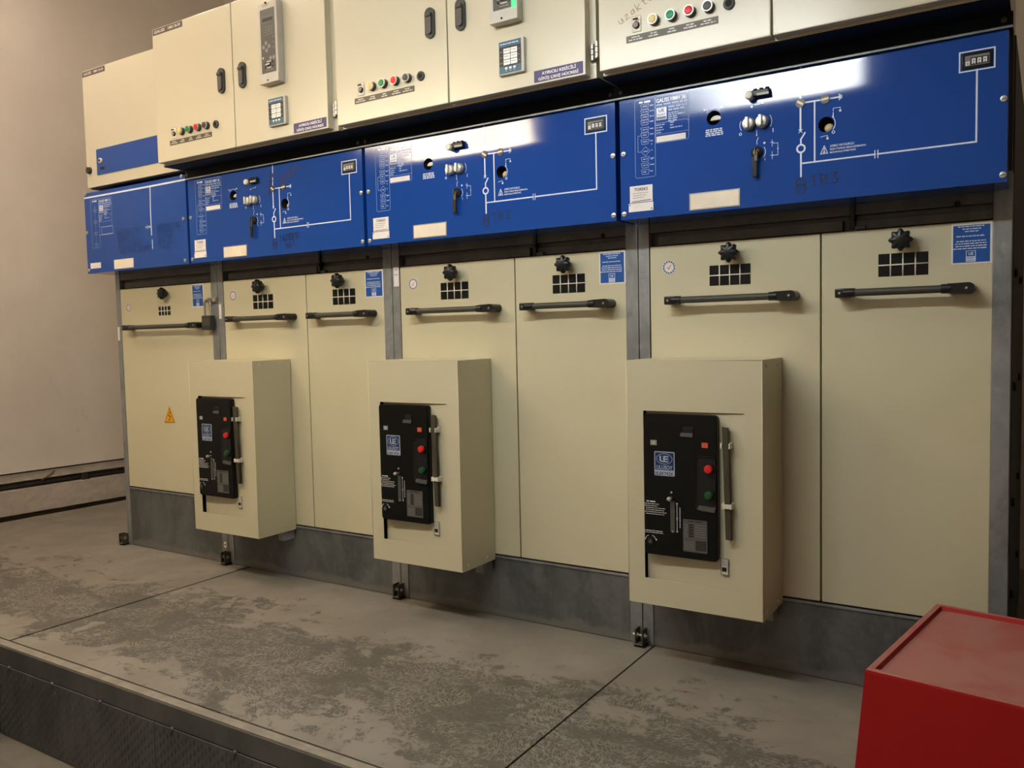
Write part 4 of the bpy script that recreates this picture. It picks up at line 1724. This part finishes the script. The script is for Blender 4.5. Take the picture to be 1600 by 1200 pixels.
mb = MB()
wallbox(mb, -.22, .028, .262, 3.45, 'plaster')
wallbox(mb, -.22, -.055, -.311, .262, 'old plaster')
struct('wall_left', mb)
mb = MB()
wallbox(mb, -.0545, .031, .262, .2775, 'plaster')
wallbox(mb, -.0545, .018, .206, .2525, 'old plaster')
struct('trim_3', mb)                                   # board under the plaster edge
mb = MB()
wallbox(mb, -.0545, .032, .018, .160, 'old plaster')
struct('baseboard_left', mb)
mb = MB()
mb.box(-1.7, 6.75, 1.6, 1.75, -.311, 3.45, 'plaster')
struct('wall_back', mb)
mb = MB()
mb.box(6.6, 6.75, -4.5, 1.6, -.311, 3.45, 'old plaster')
struct('wall_right', mb)
mb = MB()
mb.box(-1.7, 6.75, -4.6, -4.45, -.311, 3.45, 'plaster')
struct('wall_front', mb)
mb = MB()
mb.box(-1.8, 6.75, -4.6, 1.75, 3.45, 3.55, 'ceiling white')
struct('ceiling', mb)
mb = MB()
mb.box(-1.8, 6.75, -4.6, 1.75, -.36, -.311, 'cement')
struct('floor', mb)

# cable and stick in the wall recess
mb = MB()
path = [(wx(yy) - .012 + .004 * math.sin(yy * 9), yy, .176 + .006 * math.sin(yy * 5)) for yy in [-1.2 + i * .1 for i in range(27)]]
mb.tube(path, .013, 'dark body', 10)
o = tag(obj('cable', mb), 'dark cable lying in the gap low along the left wall', 'cable')
mb = MB()
mb.box(-.012, .020, -.018, .018, -.022, .030, 'dark body', .004)
mb.tube([(.018, -.01, .01), (.026, .02, -.02), (.020, .035, -.034)], .004, 'dark body', 8)
tag(obj('cable_clip', mb, None, (wx(.476) - .006, .476, .180)), 'dark clip holding the cable in the left wall gap', 'clip')
mb = MB()
mb.cyl((0, -.040, -.018), (0, .040, .024), .0042, .0032, 'wood', 8)
tag(obj('stick', mb, None, (wx(.253) + .024, .253, .215)), 'short thin stick leaning across the ledge low on the left wall', 'stick')

# ------------------------------------------------------------------ lamps hung in the aisle, and an added wall fill


def strip_lamp(x, y, z, tube, label, n=2):
    T = thing('strip_lamp', label, 'lamp', (x, y, z), 'hanging strip lamps')
    mb = MB()
    mb.box(-.62, .62, -.020, .020, .006, .046, 'lamp housing', .004)
    for sgn in (-1, 1):
        mb.box(sgn * .611 - .006, sgn * .611 + .006, -.060, .060, -.022, .024, 'lamp housing', .002)
    obj('housing', mb, T)
    for yy in (-.038, .038):
        mb = MB()
        mb.cyl((-.604, yy, 0), (.604, yy, 0), .0145, .0145, tube, 14)
        obj('tube', mb, T)
    for sgn in (-1, 1):
        mb = MB()
        mb.cyl((sgn * .5, 0, .045), (sgn * .5, 0, 3.449 - z), .003, .003, 'steel', 6)
        obj('hanger', mb, T)
    return T


strip_lamp(.98, -1.60, 2.13, 'tube amber', 'white strip lamp with two tubes hanging over the deck in front of the left cubicles')
strip_lamp(2.56, -1.60, 2.17, 'tube cool', 'white strip lamp with two tubes hanging over the deck in front of the right cubicles')

wall_fill = strip_lamp(-.05, -1.10, 3.22, 'tube fill', 'unseen added fill lamp with two tubes, brightening the left wall')  # added fill with no known source, lifts the left wall
wall_fill.rotation_euler = (0, 0, PI / 2)

# ------------------------------------------------------------------ world and camera
wd = bpy.data.worlds.new('World')
sc.world = wd
wd.use_nodes = True
wd.node_tree.nodes['Background'].inputs[0].default_value = (.02, .018, .015, 1)

cam = bpy.data.cameras.new('Camera')
cam.sensor_width = 36
cam.lens = 1308.34 / 1600 * 36
cam.clip_start = .02
co = bpy.data.objects.new('Camera', cam)
COL.objects.link(co)
yaw, pitch, roll = math.radians(-32.5919), math.radians(-3.4218), math.radians(-1.2703)
f = Vector((math.sin(yaw) * math.cos(pitch), math.cos(yaw) * math.cos(pitch), math.sin(pitch)))
r = Vector((math.cos(yaw), -math.sin(yaw), 0))
u = r.cross(f)
R = r * math.cos(roll) + u * math.sin(roll)
U = -r * math.sin(roll) + u * math.cos(roll)
M = Matrix((R, U, -f)).transposed().to_4x4()
M.translation = Vector((3.8312, -2.4224, .9986))
co.matrix_world = M
sc.camera = co

sc.view_settings.view_transform = 'Standard'
sc.view_settings.look = 'None'
sc.view_settings.gamma = 1
sc.view_settings.use_curve_mapping = False
sc.view_settings.exposure = 0.0
sc.cycles.max_bounces = 6
sc.cycles.use_denoising = True
